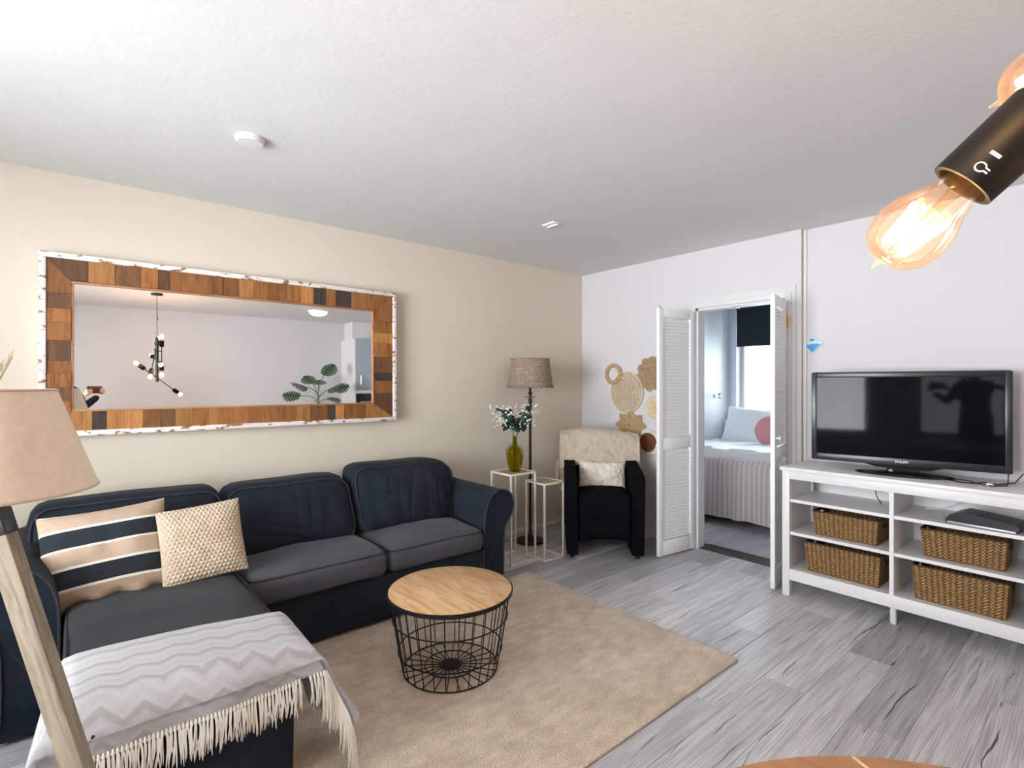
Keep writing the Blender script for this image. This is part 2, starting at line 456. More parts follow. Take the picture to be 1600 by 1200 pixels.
def extrude_poly(pts, d0, d1, to3):
    """polygon pts (2D) swept from depth d0 to d1; to3(a, b, d) -> point"""
    bm = bmesh.new(); A = [bm.verts.new(to3(a, b, d0)) for a, b in pts]; B = [bm.verts.new(to3(a, b, d1)) for a, b in pts]
    n = len(pts); bm.faces.new(A[::-1]); bm.faces.new(B)
    for k in range(n): bm.faces.new((A[k], A[(k+1) % n], B[(k+1) % n], B[k]))
    return bm
def bevel_all(bm, off, ang=30, seg=2):
    es = [e for e in bm.edges if len(e.link_faces) == 2 and e.calc_face_angle(0) > radians(ang)]
    bmesh.ops.bevel(bm, geom=es, offset=off, segments=seg, affect='EDGES', profile=.5); return bm
def nz(p, s=1., seed=0.): return noise.noise(V(p)*s + V((seed, seed*1.7, -seed)))
def smooth_line(pts, n=4):
    """Catmull-Rom through 2D points"""
    out = []; P = [pts[0]]+list(pts)+[pts[-1]]
    for a, b, c, d in zip(P, P[1:], P[2:], P[3:]):
        for k in range(n):
            t = k/n; out.append(tuple(.5*((2*b[i])+(-a[i]+c[i])*t+(2*a[i]-5*b[i]+4*c[i]-d[i])*t*t+(-a[i]+3*b[i]-3*c[i]+d[i])*t**3) for i in range(2)))
    out.append(tuple(pts[-1])); return out
def frame(o, z, x=None):
    """matrix with local +Z along z at o"""
    z = V(z).normalized(); x = V(x) if x else z.orthogonal(); x = (x - z*x.dot(z)).normalized(); y = z.cross(x)
    m = Matrix((x, y, z)).transposed().to_4x4(); m.translation = V(o); return m
def copy_obj(o, parent=None):
    c = o.copy(); C.objects.link(c); c.parent = parent
    for ch in list(o.children): copy_obj(ch, c)
    return c

# ------------------------------------------------------------------ room shell
XL, XR, YB, YF, ZC = -3.68, 1.72, 4.045, -1.60, 2.53
YT = 4.10                                       # television wall, a little behind the door wall
YW = 7.10                                       # bedroom window wall
def wall_xz(name, y0, y1, x0, x1, z0, z1, holes, m):
    """wall along X with rectangular holes (x0,x1,z0,z1)"""
    bm = bmesh.new(); xs = sorted({x0, x1, *[h[0] for h in holes], *[h[1] for h in holes]})
    for a, b in zip(xs, xs[1:]):
        zs = [z0]
        for h in sorted(holes, key=lambda q: q[2]):
            if h[0] <= a and b <= h[1]: zs += [h[2], h[3]]
        zs.append(z1)
        for k in range(0, len(zs), 2):
            if zs[k+1]-zs[k] > 1e-4: box(bm, (a, y0, zs[k]), (b, y1, zs[k+1]))
    bmesh.ops.remove_doubles(bm, verts=bm.verts, dist=1e-5)
    return struct(name, bm, m, smooth=False)
struct('wall_left', bx((XL-.12, YF-.2, -.05), (XL, YW+.2, ZC+.05)), M['cream'], smooth=False)
struct('wall_bedroom_left', bx((XL+.0005, YT+.06, 0), (XL+.012, YW, ZC)), mat('bedroom_paint', (.70, .725, .755), .8, bump=(200, .2, .002)), smooth=False)
struct('wall_right', bx((XR, YF-.2, -.05), (XR+.12, YT+.12, ZC+.05)), M['white_wall'], smooth=False)
wall_xz('wall_back', YB, YB+.10, XL, -1.545, 0, ZC, [(-2.375, -1.645, 0, 2.04)], M['white_wall'])
struct('wall_television', bx((-1.545, YT, 0), (XR, YT+.10, ZC)), M['white_wall'], smooth=False)
W1, W2 = (-2.70, -.38, .66, 2.32), (.20, 1.24, .66, 2.32)
wall_xz('wall_front', YF-.18, YF, XL, XR, 0, ZC, [W1, W2], M['white_wall'])
WB = (-3.54, -1.70, .97, 2.38)
wall_xz('wall_bedroom_back', YW, YW+.15, XL, .2, 0, ZC, [WB], M['white_wall'])
struct('wall_bedroom_right', bx((.0, YT+.10, 0), (.12, YW, ZC)), M['white_wall'], smooth=False)
struct('ceiling', bx((XL-.1, YF-.2, ZC), (XR+.1, YW+.2, ZC+.1)), M['ceiling'], smooth=False)
struct('trim_1', bx((-1.600, YB-.004, 0), (-1.538, YB+.012, ZC), .002), M['white_wall'], smooth=False)
struct('trim_2', bx((-1.545, YT-.018, 0), (-1.520, YT, ZC), .003), M['cream_metal'], smooth=False)
struct('baseboard_left', bx((XL, YF, 0), (XL+.018, YB, .045), .006), M['cream_metal'])
struct('baseboard_back', bx((XL+.02, YB-.016, 0), (-2.50, YB, .05), .004), M['white_old'])
struct('baseboard_television', bx((-1.52, YT-.014, 0), (XR, YT, .06), .004), M['white_old'])

# floor: sub-floor slab and the boards, each its own piece
fl = struct('floor', bx((XL-.1, YF-.2, -.1), (XR+.1, YW+.2, -.009)), M['dark'], smooth=False)
PW, PL = .187, 1.32
def plank_mesh(w, l):
    bm = bx((0, 0, -.009), (w, l, 0))
    es = [e for e in bm.edges if all(v.co.z > -.001 for v in e.verts)]
    bmesh.ops.bevel(bm, geom=es, offset=.0018, segments=1, affect='EDGES')
    me = bpy.data.meshes.new('plank'); bm.to_mesh(me); bm.free(); me.materials.append(M['plank']); return me
pm = plank_mesh(PW-.0008, PL-.0008); short = {}
x0 = -.757 - PW*16
col = 0
while x0 < XR:
    off = random.uniform(0, PL)
    if abs(x0+.757) < .01: off = 2.47 - YF
    elif abs(x0+.944) < .01: off = 3.10 - YF
    elif abs(x0+.570) < .01: off = 3.55 - YF
    y = YF - PL + (off % PL)
    far = YT-.005
    while y < far:
        a, b = max(y, YF), min(y+PL, far)
        if b-a > .05:
            full = abs((b-a)-PL) < 1e-3
            w = min(PW, XR-x0, PW)
            left = max(x0, XL)
            w = min(x0+PW, XR)-left
            if w > .02:
                if full and abs(w-PW) < 1e-4: me = pm
                else: me = plank_mesh(w-.0008, b-a-.0008)
                o = obj('plank', me, None, fl); o.location = (left, a, 0)
        y += PL
    x0 += PW
# bedroom boards
x0 = -3.68
while x0 < -1.2:
    y = YT+.16-random.uniform(0, PL)
    while y < YW:
        a, b = max(y, YT+.14), min(y+PL, YW)
        if b-a > .05:
            o = obj('plank', pm if abs(b-a-PL) < 1e-3 else plank_mesh(PW-.0008, b-a-.0008), None, fl); o.location = (x0, a, 0)
        y += PL
    x0 += PW

# ------------------------------------------------------------------ windows of the front wall, with slatted blinds
def window(n, y, x0, x1, z0, z1, side, mull):
    """frame, panes; side=+1 room lies towards +y"""
    bm = bmesh.new(); t = .05; ya, yb = sorted((y, y-side*.06))
    for lo, hi in (((x0, ya, z0), (x0+t, yb, z1)), ((x1-t, ya, z0), (x1, yb, z1)), ((x0+t, ya, z0), (x1-t, yb, z0+t)), ((x0+t, ya, z1-t), (x1-t, yb, z1))):
        box(bm, lo, hi, .004)
    w = struct('window_%d' % n, bm, M['white_old'])
    xs = [x0+t] + mull + [x1-t]
    for m_ in mull: obj('mullion', bx((m_-.03, ya, z0+t), (m_+.03, yb, z1-t), .004), M['white_old'], w)
    for a, b in zip(xs, xs[1:]):
        obj('pane', bx((a, (ya+yb)/2-.003, z0+t), (b, (ya+yb)/2+.003, z1-t)), M['glass'], w, smooth=False)
    return w
window(1, YF-.08, *W1, 1, [-1.9, -1.15])
window(2, YF-.08, *W2, 1, [.72])
struct('trim_3', bx((W1[0]-.03, YF-.02, W1[2]-.03), (W1[1]+.03, YF+.08, W1[2]), .004), M['white_old'])
struct('trim_4', bx((W2[0]-.03, YF-.02, W2[2]-.03), (W2[1]+.03, YF+.08, W2[2]), .004), M['white_old'])
def blind(x0, x1, z0, z1, y, label):
    t = thing('slatted_blind', label, 'blind', (0, y, 0))
    obj('head_rail', bx((x0, -.03, z1-.05), (x1, .03, z1), .004), M['blind'], t)
    obj('bottom_rail', bx((x0, -.022, z0), (x1, .022, z0+.018), .003), M['blind'], t)
    bm = bmesh.new(); w = x1-x0
    for i in range(5):
        pass
    R = Matrix.Rotation(radians(6), 4, 'X')
    box(bm, (-w/2, -.025, -.001), (w/2, .025, .001), 0, R)
    me = None; z = z0+.05; cx = (x0+x1)/2
    while z < z1-.07:
        o = obj('slat', bm if me is None else me, M['blind'], t, smooth=False); me = o.data; o.location = (cx, 0, z); z += .043
    for q in (.12, .5, .88):
        obj('ladder_cord', tb([(x0+w*q, .027, z0), (x0+w*q, .027, z1)], .0012, 4), M['blind'], t)
blind(W1[0]+.01, -1.56, W1[2]+.01, W1[3], YF-.035, 'white slatted blind on the left part of the wide front window')
blind(-1.54, W1[1]-.01, W1[2]+.01, W1[3], YF-.035, 'white slatted blind on the right part of the wide front window')
blind(W2[0]+.01, W2[1]-.01, W2[2]+.01, W2[3], YF-.035, 'white slatted blind on the narrow front window')

# ------------------------------------------------------------------ doorway with folding louvred doors
bm = bmesh.new()
box(bm, (-2.53, YB-.016, 0), (-2.375, YB, 2.13), .003); box(bm, (-1.645, YB-.016, 0), (-1.575, YB, 2.13), .003)
box(bm, (-2.375, YB-.016, 2.04), (-1.645, YB, 2.13), .003)
box(bm, (-2.42, YB-.026, 0), (-2.375, YB-.016, 2.085), .002); box(bm, (-1.645, YB-.026, 0), (-1.60, YB-.016, 2.085), .002)
box(bm, (-2.375, YB-.026, 2.04), (-1.645, YB-.016, 2.085), .002)
box(bm, (-2.376, YB, 0), (-2.358, YB+.10, 2.04)); box(bm, (-1.662, YB, 0), (-1.644, YB+.10, 2.04)); box(bm, (-2.376, YB, 2.022), (-1.644, YB+.10, 2.04))
d1 = struct('door_1', bm, M['white_old'])
obj('threshold', bx((-2.36, YT-.04, -.009), (-1.66, YT+.135, .006), .003), M['threshold'], d1)
obj('door_latch', bx((-2.04, YB-.012, 2.005), (-2.00, YB+.012, 2.024), .003), M['chrome'], d1)
for z in (1.86, .25):
    obj('hinge', bx((-1.634, YB-.036, z-.045), (-1.604, YB-.026, z+.045), .002), M['gold'], d1)
def louvre(hx, hy, nx, ny, label, knob=None, cap=False):
    """folding leaf standing from the hinge (hx,hy) to its free edge (nx,ny)"""
    L = hypot(nx-hx, ny-hy); t = thing('louvred_door', label, 'door', (hx, hy, .012), atan2(ny-hy, nx-hx))
    T, H, s = .014, 2.0, .052
    for nm, lo, hi in (('stile', (0, -T, 0), (s, T, H)), ('stile', (L-s, -T, 0), (L, T, H)), ('top_rail', (s, -T, H-.07), (L-s, T, H)),
                       ('bottom_rail', (s, -T, 0), (L-s, T, .12)), ('lock_rail', (s, -T, .86), (L-s, T, .95))):
        obj(nm, bx(lo, hi, .002), M['door_white'], t)
    bm = bmesh.new(); box(bm, (s-.004, -.018, -.002), (L-s+.004, .018, .002), 0, Matrix.Rotation(radians(-62), 4, 'X'))
    me = None
    for a, b in ((.13, .85), (.96, 1.92)):
        z = a+.012
        while z < b:
            o = obj('slat', bm if me is None else me, M['door_white'], t, smooth=False); me = o.data; o.location = (0, 0, z); z += .0275
    if knob:
        k = lt([(.0, 0), (.012, 0), (.008, .006), (.007, .018), (.014, .024), (.015, .032), (.0, .036)], 16, frame((L-.03, knob*T, 1.02), (0, knob, 0)))
        obj('knob', k, M['white'], t)
    if cap: obj('pivot_pin', lt([(.006, 0), (.006, .012), (0, .013)], 10, Matrix.Translation((L-.03, 0, H))), M['black'], t)
    return t
louvre(-2.385, 4.01, -2.438, 3.575, 'white louvred door leaf folded open on the armchair side of the doorway', cap=True)
louvre(-1.640, 4.005, -1.556, 3.610, 'white louvred door leaf with a white knob beside the television bench', knob=1)

# ------------------------------------------------------------------ bedroom
window(3, YW+.10, *WB, -1, [])
struct('trim_5', bx((WB[0]-.06, YW-.10, WB[2]-.03), (WB[1]+.06, YW+.02, WB[2]), .004), M['white_old'])
struct('trim_6', bx((WB[0]-.07, YW-.03, WB[2]), (WB[0], YW, ZC), .004), mat('bluish_frame', (.62, .70, .78), .5))
rb = thing('roller_blind', 'dark navy roller blind half drawn over the bedroom window', 'blind', (0, YW-.06, 0))
obj('blind_cloth', bx((-3.52, -.002, 1.93), (-1.60, .002, 2.44)), M['navy'], rb, smooth=False)
obj('bottom_bar', bx((-3.52, -.008, 1.915), (-1.60, .008, 1.935), .003), M['navy'], rb)
obj('roller_tube', lt([(.022, 0), (.022, 1.92)], 16, frame((-3.52, 0, 2.45), (1, 0, 0))), M['navy'], rb)

BX0, BX1, BY0, BY1 = -3.655, -2.02, 4.86, 6.93
bed = thing('bed', 'low bed seen through the doorway with white mattress', 'bed', (0, 0, 0))
obj('bed_base', rbox((BX1-BX0-.1, BY1-BY0-.1, .26), .02, 6, M4=Matrix.Translation(((BX0+BX1)/2, (BY0+BY1)/2+.03, .26))), M['dark'], bed)
obj('mattress', rbox((BX1-BX0-.02, BY1-BY0-.04, .24), .07, 12, M4=Matrix.Translation(((BX0+BX1)/2, (BY0+BY1)/2+.01, .465))), M['pillow_white'], bed)
obj('headboard', bx((BX0, BY1+.005, .12), (BX1, BY1+.045, .90), .01), M['white'], bed)
for x in (BX0+.08, BX1-.08):
    for y in (BY0+.12, BY1-.08): obj('leg', lt([(.02, 0), (.028, .16)], 12, Matrix.Translation((x, y, 0))), M['dark'], bed)
def duvet(p, n):
    p = V(p); p.z += .02*(1-n[0]**2)*(1-n[1]**2) + .02*nz(p, 4) + .010*nz(p, 11, 3); return p
obj('duvet', rbox((BX1-BX0+.02, 1.36, .11), .05, 34, duvet, M4=Matrix.Translation(((BX0+BX1)/2+.01, 6.02, .600))), M['pillow_white'], bed)
# bedspread: over the foot half, hanging to near the floor
def spread(u, v):
    x = BX0-.0 + (BX1-BX0+.10)*u
    L0, L1 = .92, .545                 # on top, hanging
    s = v*(L0+L1)
    if s < L0-.06: y, z = 5.74-s,   .672 + .012*nz((x, s, 0), 5)
    elif s < L0+.04:
        a = (s-L0+.06)/.10*pi/2; y = 5.74-(L0-.06)-.0636*sin(a); z = .672-.0636*(1-cos(a))
    else:
        d = s-L0-.04; y = 5.74-(L0-.06)-.0636-.02*d; z = .6084-d
        y -= .012*sin(x*23+2*nz((x, 0, 0), 3))*min(1, d*3)
    if v < .03: z -= .02*(1-v/.03)
    if u > .94: z -= (u-.94)/.06*.10
    if v > .98: z += .012*nz((x*2, 0, 0), 4)
    return V((x, y, z)), (x, s)
b_ = grid(90, 60, spread); bmesh.ops.solidify(b_, geom=b_.faces[:], thickness=.008)
tag(obj('bedspread', b_, M['spread'], ang=80), 'taupe bedspread with pale stripes hanging over the foot of the bed', 'bedspread')
def pillow(name, w, h, t, m, pinch=.05, nu=26, wr=.010, seed=1., extra=None):
    """plump cushion lying in local XZ, thickness along Y"""
    bm = bmesh.new(); uvl = bm.loops.layers.uv.verify()
    def pt(u, v, s):
        a, b = u*2-1, v*2-1
        x = w/2*a*(1-pinch*(1-b*b)); z = h/2*b*(1-pinch*(1-a*a))
        th = t/2*max(0., (1-abs(a)**3.2)*(1-abs(b)**3.2))**.55
        th *= 1+.0*s
        p = V((x, s*th, z))
        k = ((1-abs(a)**4)*(1-abs(b)**4))
        d = wr*(nz((x, z, s), 7, seed)+.6*nz((x*1.0, z*1.0, s), 16, seed+4))*(.35+.65*k)
        p.y += s*d if th > 1e-4 else 0
        if extra: p = extra(p, a, b, s, k)
        return p, (u, v)
    for s in (-1, 1): grid(nu, nu, lambda u, v: pt(u, v, s), bm)
    bmesh.ops.remove_doubles(bm, verts=bm.verts, dist=.0006)
    return bm
o = obj('pillow', pillow('p', .66, .52, .20, 0), M['pillow_white'], loc=(-3.20, 6.74, .84), rot=(radians(-22), radians(4), radians(3)))
tag(o, 'large white pillow leaning under the bedroom window', 'pillow')
def roundp(p, a, b, s, k): return p
bm = rbox((.38, .16, .38), .075, 14)
bm.free(); bm = lt([(0, -.075), (.08, -.072), (.15, -.055), (.19, -.02), (.196, 0), (.19, .02), (.15, .055), (.08, .072), (0, .075)], 40)
o = obj('round_cushion', bm, M['pink'], loc=(-2.775, 6.43, .835), rot=(radians(68), 0, radians(14)))
tag(o, 'round dusty pink cushion standing against the white pillow', 'cushion')
rl = thing('reading_lamp', 'small chrome reading lamp on the bedroom wall', 'lamp', (XL+.012, 6.72, 1.24))
obj('wall_plate', lt([(.035, 0), (.035, .012), (.02, .02), (0, .02)], 20, frame((0, 0, 0), (1, 0, 0))), M['chrome'], rl)
obj('arm', tb([(.015, 0, 0), (.06, 0, 0), (.09, -.02, .0)], .008, 10), M['chrome'], rl)
obj('lamp_head', lt([(.018, 0), (.028, .02), (.042, .09), (.036, .09), (.02, .02)], 20, frame((.09, 0, 0), (.35, -.9, 0)), False), M['chrome'], rl)

# ------------------------------------------------------------------ rug
def rug_h(p, n):
    p = V(p)
    if n[2] > 0: p.z += .0018*nz(p, 60)
    return p
rg = rbox((1.6, 2.3, .012), .005, 60, rug_h, M4=Matrix.Translation((-2.072, 1.41, .0065)))
tag(obj('rug', rg, M['rug']), 'large beige short pile rug under the round coffee table', 'rug')

# ------------------------------------------------------------------ corner sofa
sofa = thing('corner_sofa', 'dark slate grey corner sofa with chaise below the wood framed mirror', 'sofa', (0, 0, .016))
SX = -3.64
def T3(x, y, z): return Matrix.Translation((x, y, z))
def soft(amp, s, seed):
    def f(p, n):
        p = V(p); p += V((nz(p, s, seed), nz(p, s, seed+5), nz(p, s, seed+9)))*amp; return p
    return f
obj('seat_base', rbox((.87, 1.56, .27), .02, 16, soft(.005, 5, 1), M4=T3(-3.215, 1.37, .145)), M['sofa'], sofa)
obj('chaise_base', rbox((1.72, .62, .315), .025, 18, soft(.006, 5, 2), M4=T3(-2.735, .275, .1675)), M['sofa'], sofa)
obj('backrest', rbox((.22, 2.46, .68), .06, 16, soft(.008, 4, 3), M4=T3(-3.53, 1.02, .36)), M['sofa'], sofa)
def arm(sgn, y0, name):
    """scrolled arm; y0 is the inner face, sgn the outward direction"""
    prof = [(0, 0), (0, .44), (.012, .54), (.035, .60), (.075, .645), (.13, .662), (.185, .650), (.228, .615), (.248, .565), (.245, .510),
            (.222, .462), (.195, .430), (.178, .395), (.170, .33), (.168, .22), (.170, .10), (.178, 0)]
    pts = [(y0+sgn*a, b) for a, b in smooth_line(prof, 4)]
    def rake(a, b, d): return (d + (.02*(b/.6) if d > -3 else 0), a, b)
    bm = extrude_poly(pts, -3.60, -2.785, rake)
    cuts = bmesh.ops.bisect_plane
    bevel_all(bm, .006, 60)
    o = obj(name, bm, M['sofa'], sofa, ang=50)
    path = [V((-2.782+.02*(b/.6), a, b)) for a, b in pts[0:62]]
    obj('piping', tb(path, .0055, 6), M['piping'], o)
    # skirt seam curve on the front panel
    obj('piping', tb([(-2.775, y0+sgn*(.002+.165*(k/8)**1.6), .07+.33*(k/8)**1.5) for k in range(9)], .0025, 5), M['piping'], o)
    return o
arm(1, 2.085, 'armrest'); arm(-1, -.055, 'armrest')
def seat_def(seed, puff=.03, front=1):
    def f(p, n):
        p = V(p); k = max(0., (1-n[0]**2)*(1-n[1]**2))
        if n[2] > 0: p.z += puff*k**.6 + .010*nz(p, 3.5, seed) + .005*nz(p, 9, seed)
        if n[2] > -.9 and n[0] > .9: p.x += .012*(1-n[1]**2)
        p.z += .006*nz(p, 6, seed+3)
        return p
    return f
def rim_path(cx, cy, z, hx, hy, r, seed=0, wob=.004):
    pts = []
    for (sx, sy, a0) in ((1, 1, 0), (-1, 1, 90), (-1, -1, 180), (1, -1, 270)):
        for k in range(5):
            a = radians(a0+k*22.5); pts.append((cx+sx*(hx-r)+r*cos(a), cy+sy*(hy-r)+r*sin(a)))
    out = []
    for i, (a, b) in enumerate(pts):
        a2, b2 = pts[(i+1) % len(pts)]; m = 6 if hypot(a2-a, b2-b) > .15 else 1
        for k in range(m):
            x, y = a+(a2-a)*k/m, b+(b2-b)*k/m; out.append(V((x, y, z+wob*nz((x, y, seed), 6))))
    return out
def seat(cx, cy, cz, sx, sy, sz, seed, name, r=.05, puff=.03):
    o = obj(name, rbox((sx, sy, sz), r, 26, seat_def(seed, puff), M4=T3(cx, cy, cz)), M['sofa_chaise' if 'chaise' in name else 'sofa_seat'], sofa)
    q = r*.24
    obj('piping', tb(rim_path(cx+.006, cy, cz+sz/2-q, sx/2-q+.002, sy/2-q+.002, r, seed), .0048, 6, True), M['piping'], o)
    return o
seat(-3.03, 1.735, .348, .56, .695, .145, 3, 'seat_cushion')
seat(-3.03, 1.005, .352, .58, .750, .150, 8, 'seat_cushion')
seat(-2.57, .290, .375, 1.42, .660, .155, 13, 'chaise_cushion', puff=.014)
def back_def(seed, lean):
    def f(p, n):
        p = V(p); k = max(0., (1-abs(n[1])**3)*(1-abs(n[2])**3))
        if n[0] > 0: p.x += .055*k + .014*nz(p, 4, seed) + .010*nz((p.x, p.y*3, p.z*1.5), 5, seed+2)
        c1 = nz((p.y*1.2+seed, p.z*5+p.y*1.5, seed), 2.2); c2 = nz((p.y*4, p.z*1.3-p.y*2, seed+3), 2.6)
        if n[0] > 0: p.x -= .011*k*(max(0, 1-abs(c1)/.26)**2 + .8*max(0, 1-abs(c2)/.26)**2)
        p.x += -lean*(n[2]+1)*.5 if n[0] > -2 else 0
        p.z += .018*nz((p.y, 0, 0), 3, seed)*(1 if n[2] > 0 else 0) - .02*(abs(n[1])**4)*(1 if n[2] > 0 else 0)
        p.y += .012*nz((p.x, p.y, p.z), 4, seed+7)
        return p
    return f
def back(cy, sy, seed, top, name='back_cushion', th=.25, x=-3.235, rx=0):
    h = top-.41; cz = .41+h/2
    m = T3(x, cy, cz) @ Matrix.Rotation(rx, 4, 'X')
    o = obj(name, rbox((th, sy, h), .075, 60, back_def(seed, .17), M4=m), M['sofa'], sofa)
    # piping round the front face
    pts = []
    f = back_def(seed, .17)
    for p in rim_path(0, 0, 0, sy/2-.018, h/2-.018, .075, seed, 0):
        q = V((th/2-.020, p.x, p.y)); n = (.85, p.x/(sy/2), p.y/(h/2)); pts.append(m @ (f(q, n)+V((.004, 0, 0))))
    obj('piping', tb(pts, .0048, 6, True), M['piping'], o)
    return o
back(1.765, .78, 21, .835, rx=radians(-3)); back(1.00, .74, 27, .80); back(.225, .82, 33, .815)

# scatter cushions
def striped_extra(p, a, b, s, k):
    if b < -.82: p.y += .018*sin(a*9+1)*(-.82-b)/.18; p.z += .012*sin(a*11)*(-.82-b)/.18
    return p
o = obj('striped_cushion', pillow('p', .47, .42, .15, 0, .05, 44, .010, 5, striped_extra), M['striped'], loc=(-2.93, .125, .655), rot=(radians(-26), 0, radians(90)))
tag(o, 'sand and charcoal striped cushion leaning on the sofa by the left armrest', 'cushion')
o.matrix_world = T3(-2.975, .105, .635) @ Matrix.Rotation(radians(90-3), 4, 'Z') @ Matrix.Rotation(radians(-26), 4, 'X') @ Matrix.Rotation(radians(-4), 4, 'Y')
def bobbles(p, a, b, s, k):
    x, z = p.x, p.z
    row = math.floor(z/.0165); off = .0092 if row % 2 else 0
    d = abs(sin((x+off)/.0185*pi))*abs(sin(z/.0165*pi)); p.y += s*.0085*d**.8
    return p
o = obj('knitted_cushion', pillow('p', .355, .36, .13, 0, .03, 130, .006, 9, bobbles), M['knit'], ang=180)
o.matrix_world = T3(-2.895, .468, .635) @ Matrix.Rotation(radians(90-6), 4, 'Z') @ Matrix.Rotation(radians(-24), 4, 'X') @ Matrix.Rotation(radians(-5), 4, 'Y')
tag(o, 'cream bobble knit cushion leaning beside the striped cushion', 'cushion')

# throw on the end of the chaise
tw = thing('throw_blanket', 'white and grey chevron knit throw with fringe over the chaise end', 'blanket', (0, 0, 0))
CY0, CY1, CX = -.053, .634, -1.834          # edges of the chaise top
def drape(s, v, zt, lift, flare):
    """s: metres past the back hem (x), v: metres across (y). hanging past CX, CY0, CY1"""
    x = -2.235+.10*(v-CY0)/.667 + s; y = v
    R = .05
    def roll(over):                   # arc length past the edge -> outward, down
        if over <= 0: return 0, 0
        a = over/R
        if a < pi/2: return R*sin(a), R*(1-cos(a))
        return R, R+(over-R*pi/2)
    bx_, by1, by0 = x-(CX-R), y-(CY1-R), (CY0+R)-y
    ox, dx = roll(bx_); oy, dy = roll(by1); ow, dw = roll(by0)
    d = hypot(dx, dy, dw) if (dx and (dy or dw)) else max(dx, dy, dw)
    px = x if bx_ <= 0 else CX-R+ox
    pyy = y
    if by1 > 0: pyy = CY1-R+oy
    if by0 > 0: pyy = CY0+R-ow
    both = min(1, min(max(bx_, 0), max(by1, by0, 0))/.05)
    # bulge out of the corner, flare of the hanging side
    fl_ = flare*max(0, d-.03)
    if by1 > 0: pyy += fl_*(.42+.22*sin(px*19)) + .035*both*min(1, d*4); px += .10*both*fl_; pyy += .30*max(0, d-.03)*math.exp(-((px-(CX-.15))/.09)**2)
    if by0 > 0: pyy -= fl_*(.22+.2*sin(px*17)) + .02*both
    if bx_ > 0: px += .06*fl_ + .012*both*min(1, d*4) + .008*sin(y*23)*min(1, d*6)
    z = zt - d + .006*nz((x*1.2, y*1.2, 0), 5)
    top = (1-min(1, max(bx_, by1, by0, 0)/.05))
    z += .022*top*max(0, 1-((y-.29)/.36)**2)*max(0, 1-((x+2.55)/.75)**2)
    return V((px+lift*(1 if bx_ > 0 else 0), pyy+lift*(1 if by1 > 0 else -1 if by0 > 0 else 0), max(z, .02)+lift*top))
def cloth(name, smax_f, v0, v1, lift, m):
    def f(u, w):
        v = v0+(v1-v0)*u; s = smax_f(v)*w
        return drape(s, v, .488, lift, .55), (v, s+.0)
    g_ = grid(110, 60, f); bmesh.ops.solidify(g_, geom=g_.faces[:], thickness=.005)
    return obj(name, g_, m, tw, ang=80)
def s_up(v):
    base = (CX-.05+2.235)-.10*(v-CY0)/.667 + .085
    return base - .05*max(0, (v-.50)/.5)
def s_lo(v): return s_up(v)+.055 - .015*max(0, (v-.5)/.5)
cloth('upper_layer', s_up, CY0-.34, CY1+.36, .018, M['throw'])
cloth('lower_layer', s_lo, CY0-.30, CY1+.34, .002, M['throw_under'])
fb = bmesh.new(); rnd = random.Random(3)
v = CY0-.28
while v < CY1+.33:
    p = drape(s_lo(v)-.004, v, .488, .004, .55)
    out = V((1, 0, 0)) if v < CY1-.05 else V((.9, .35, 0))
    ln = .115*rnd.uniform(.85, 1.1)
    if v > CY1-.02: ln *= 1.5
    for q in range(3):
        j = [rnd.uniform(-1, 1) for _ in range(6)]
        pts = []
        for k in range(6):
            t = k/5
            pts.append(p + out*(.004+.012*sin(t*2.5)+.004*j[0]*t) + V((.002*j[1]*t, .010*j[2]*t+.004*j[3]*sin(t*5), -ln*t*(1-.05*q))))
            if pts[-1].z < .006: pts[-1].z = .006
        tube(fb, pts, [.0034, .0030, .0028, .0026, .0022, .001], 4)
    # knot
    tube(fb, [p+V((.004, 0, .004)), p+out*.006+V((0, 0, -.006)), p+out*.006+V((0, 0, -.016))], [.003, .006, .003], 5)
    v += .0105
o = obj('fringe', fb, M['fringe'], tw); o['kind'] = 'stuff'
obj('label_tie', tb([(-1.835, .018, .425), (-1.822, .028, .428), (-1.812, .034, .442)], .004, 6), M['black'], tw)

# ------------------------------------------------------------------ mirror
mir = thing('wall_mirror', 'long wall mirror framed in reclaimed wood blocks above the sofa', 'mirror', (-3.628, .855, 1.607))
mir.rotation_euler = (0, radians(-.35), radians(-.75))
my, mz = .855, 1.607
Y0, Y1, Z0, Z1 = -.153-my, 1.868-my, 1.120-mz, 2.094-mz      # outer
y0, y1, z0, z1 = -.024-my, 1.690-my, 1.252-mz, 1.950-mz      # inner edge of the blocks
e = .030
a0, a1, b0, b1 = Y0+e, Y1-e, Z0+e, Z1-e                        # outer edge of the blocks
obj('back_board', bx((-.030, Y0+.01, Z0+.01), (-.022, Y1-.01, Z1-.01)), M['block_brown'], mir, smooth=False)
obj('glass', bx((-.021, y0, z0), (-.004, y1, z1)), M['mirror'], mir, smooth=False)
for lo, hi in (((-.028, Y0, Z1-e), (.022, Y1, Z1)), ((-.028, Y0, Z0), (.022, Y1, Z0+e)), ((-.028, Y0, Z0+e), (.022, Y0+e, Z1-e)), ((-.028, Y1-e, Z0+e), (.022, Y1, Z1-e))):
    tag(obj('outer_moulding', bx(lo, hi, .006), M['chipped'], mir), 'chipped white painted moulding')
r_ = .011
for lo, hi in (((-.02, y0, z1-r_), (.010, y1, z1)), ((-.02, y0, z0), (.010, y1, z0+r_)), ((-.02, y0, z0+r_), (.010, y0+r_, z1-r_)), ((-.02, y1-r_, z0+r_), (.010, y1, z1-r_))):
    obj('inner_rim', bx(lo, hi, .002), M['rim_wood'], mir)
KEY = {'o': 'block_orange', 'l': 'block_light', 'b': 'block_brown', 'd': 'block_dark'}
rb_ = random.Random(11)
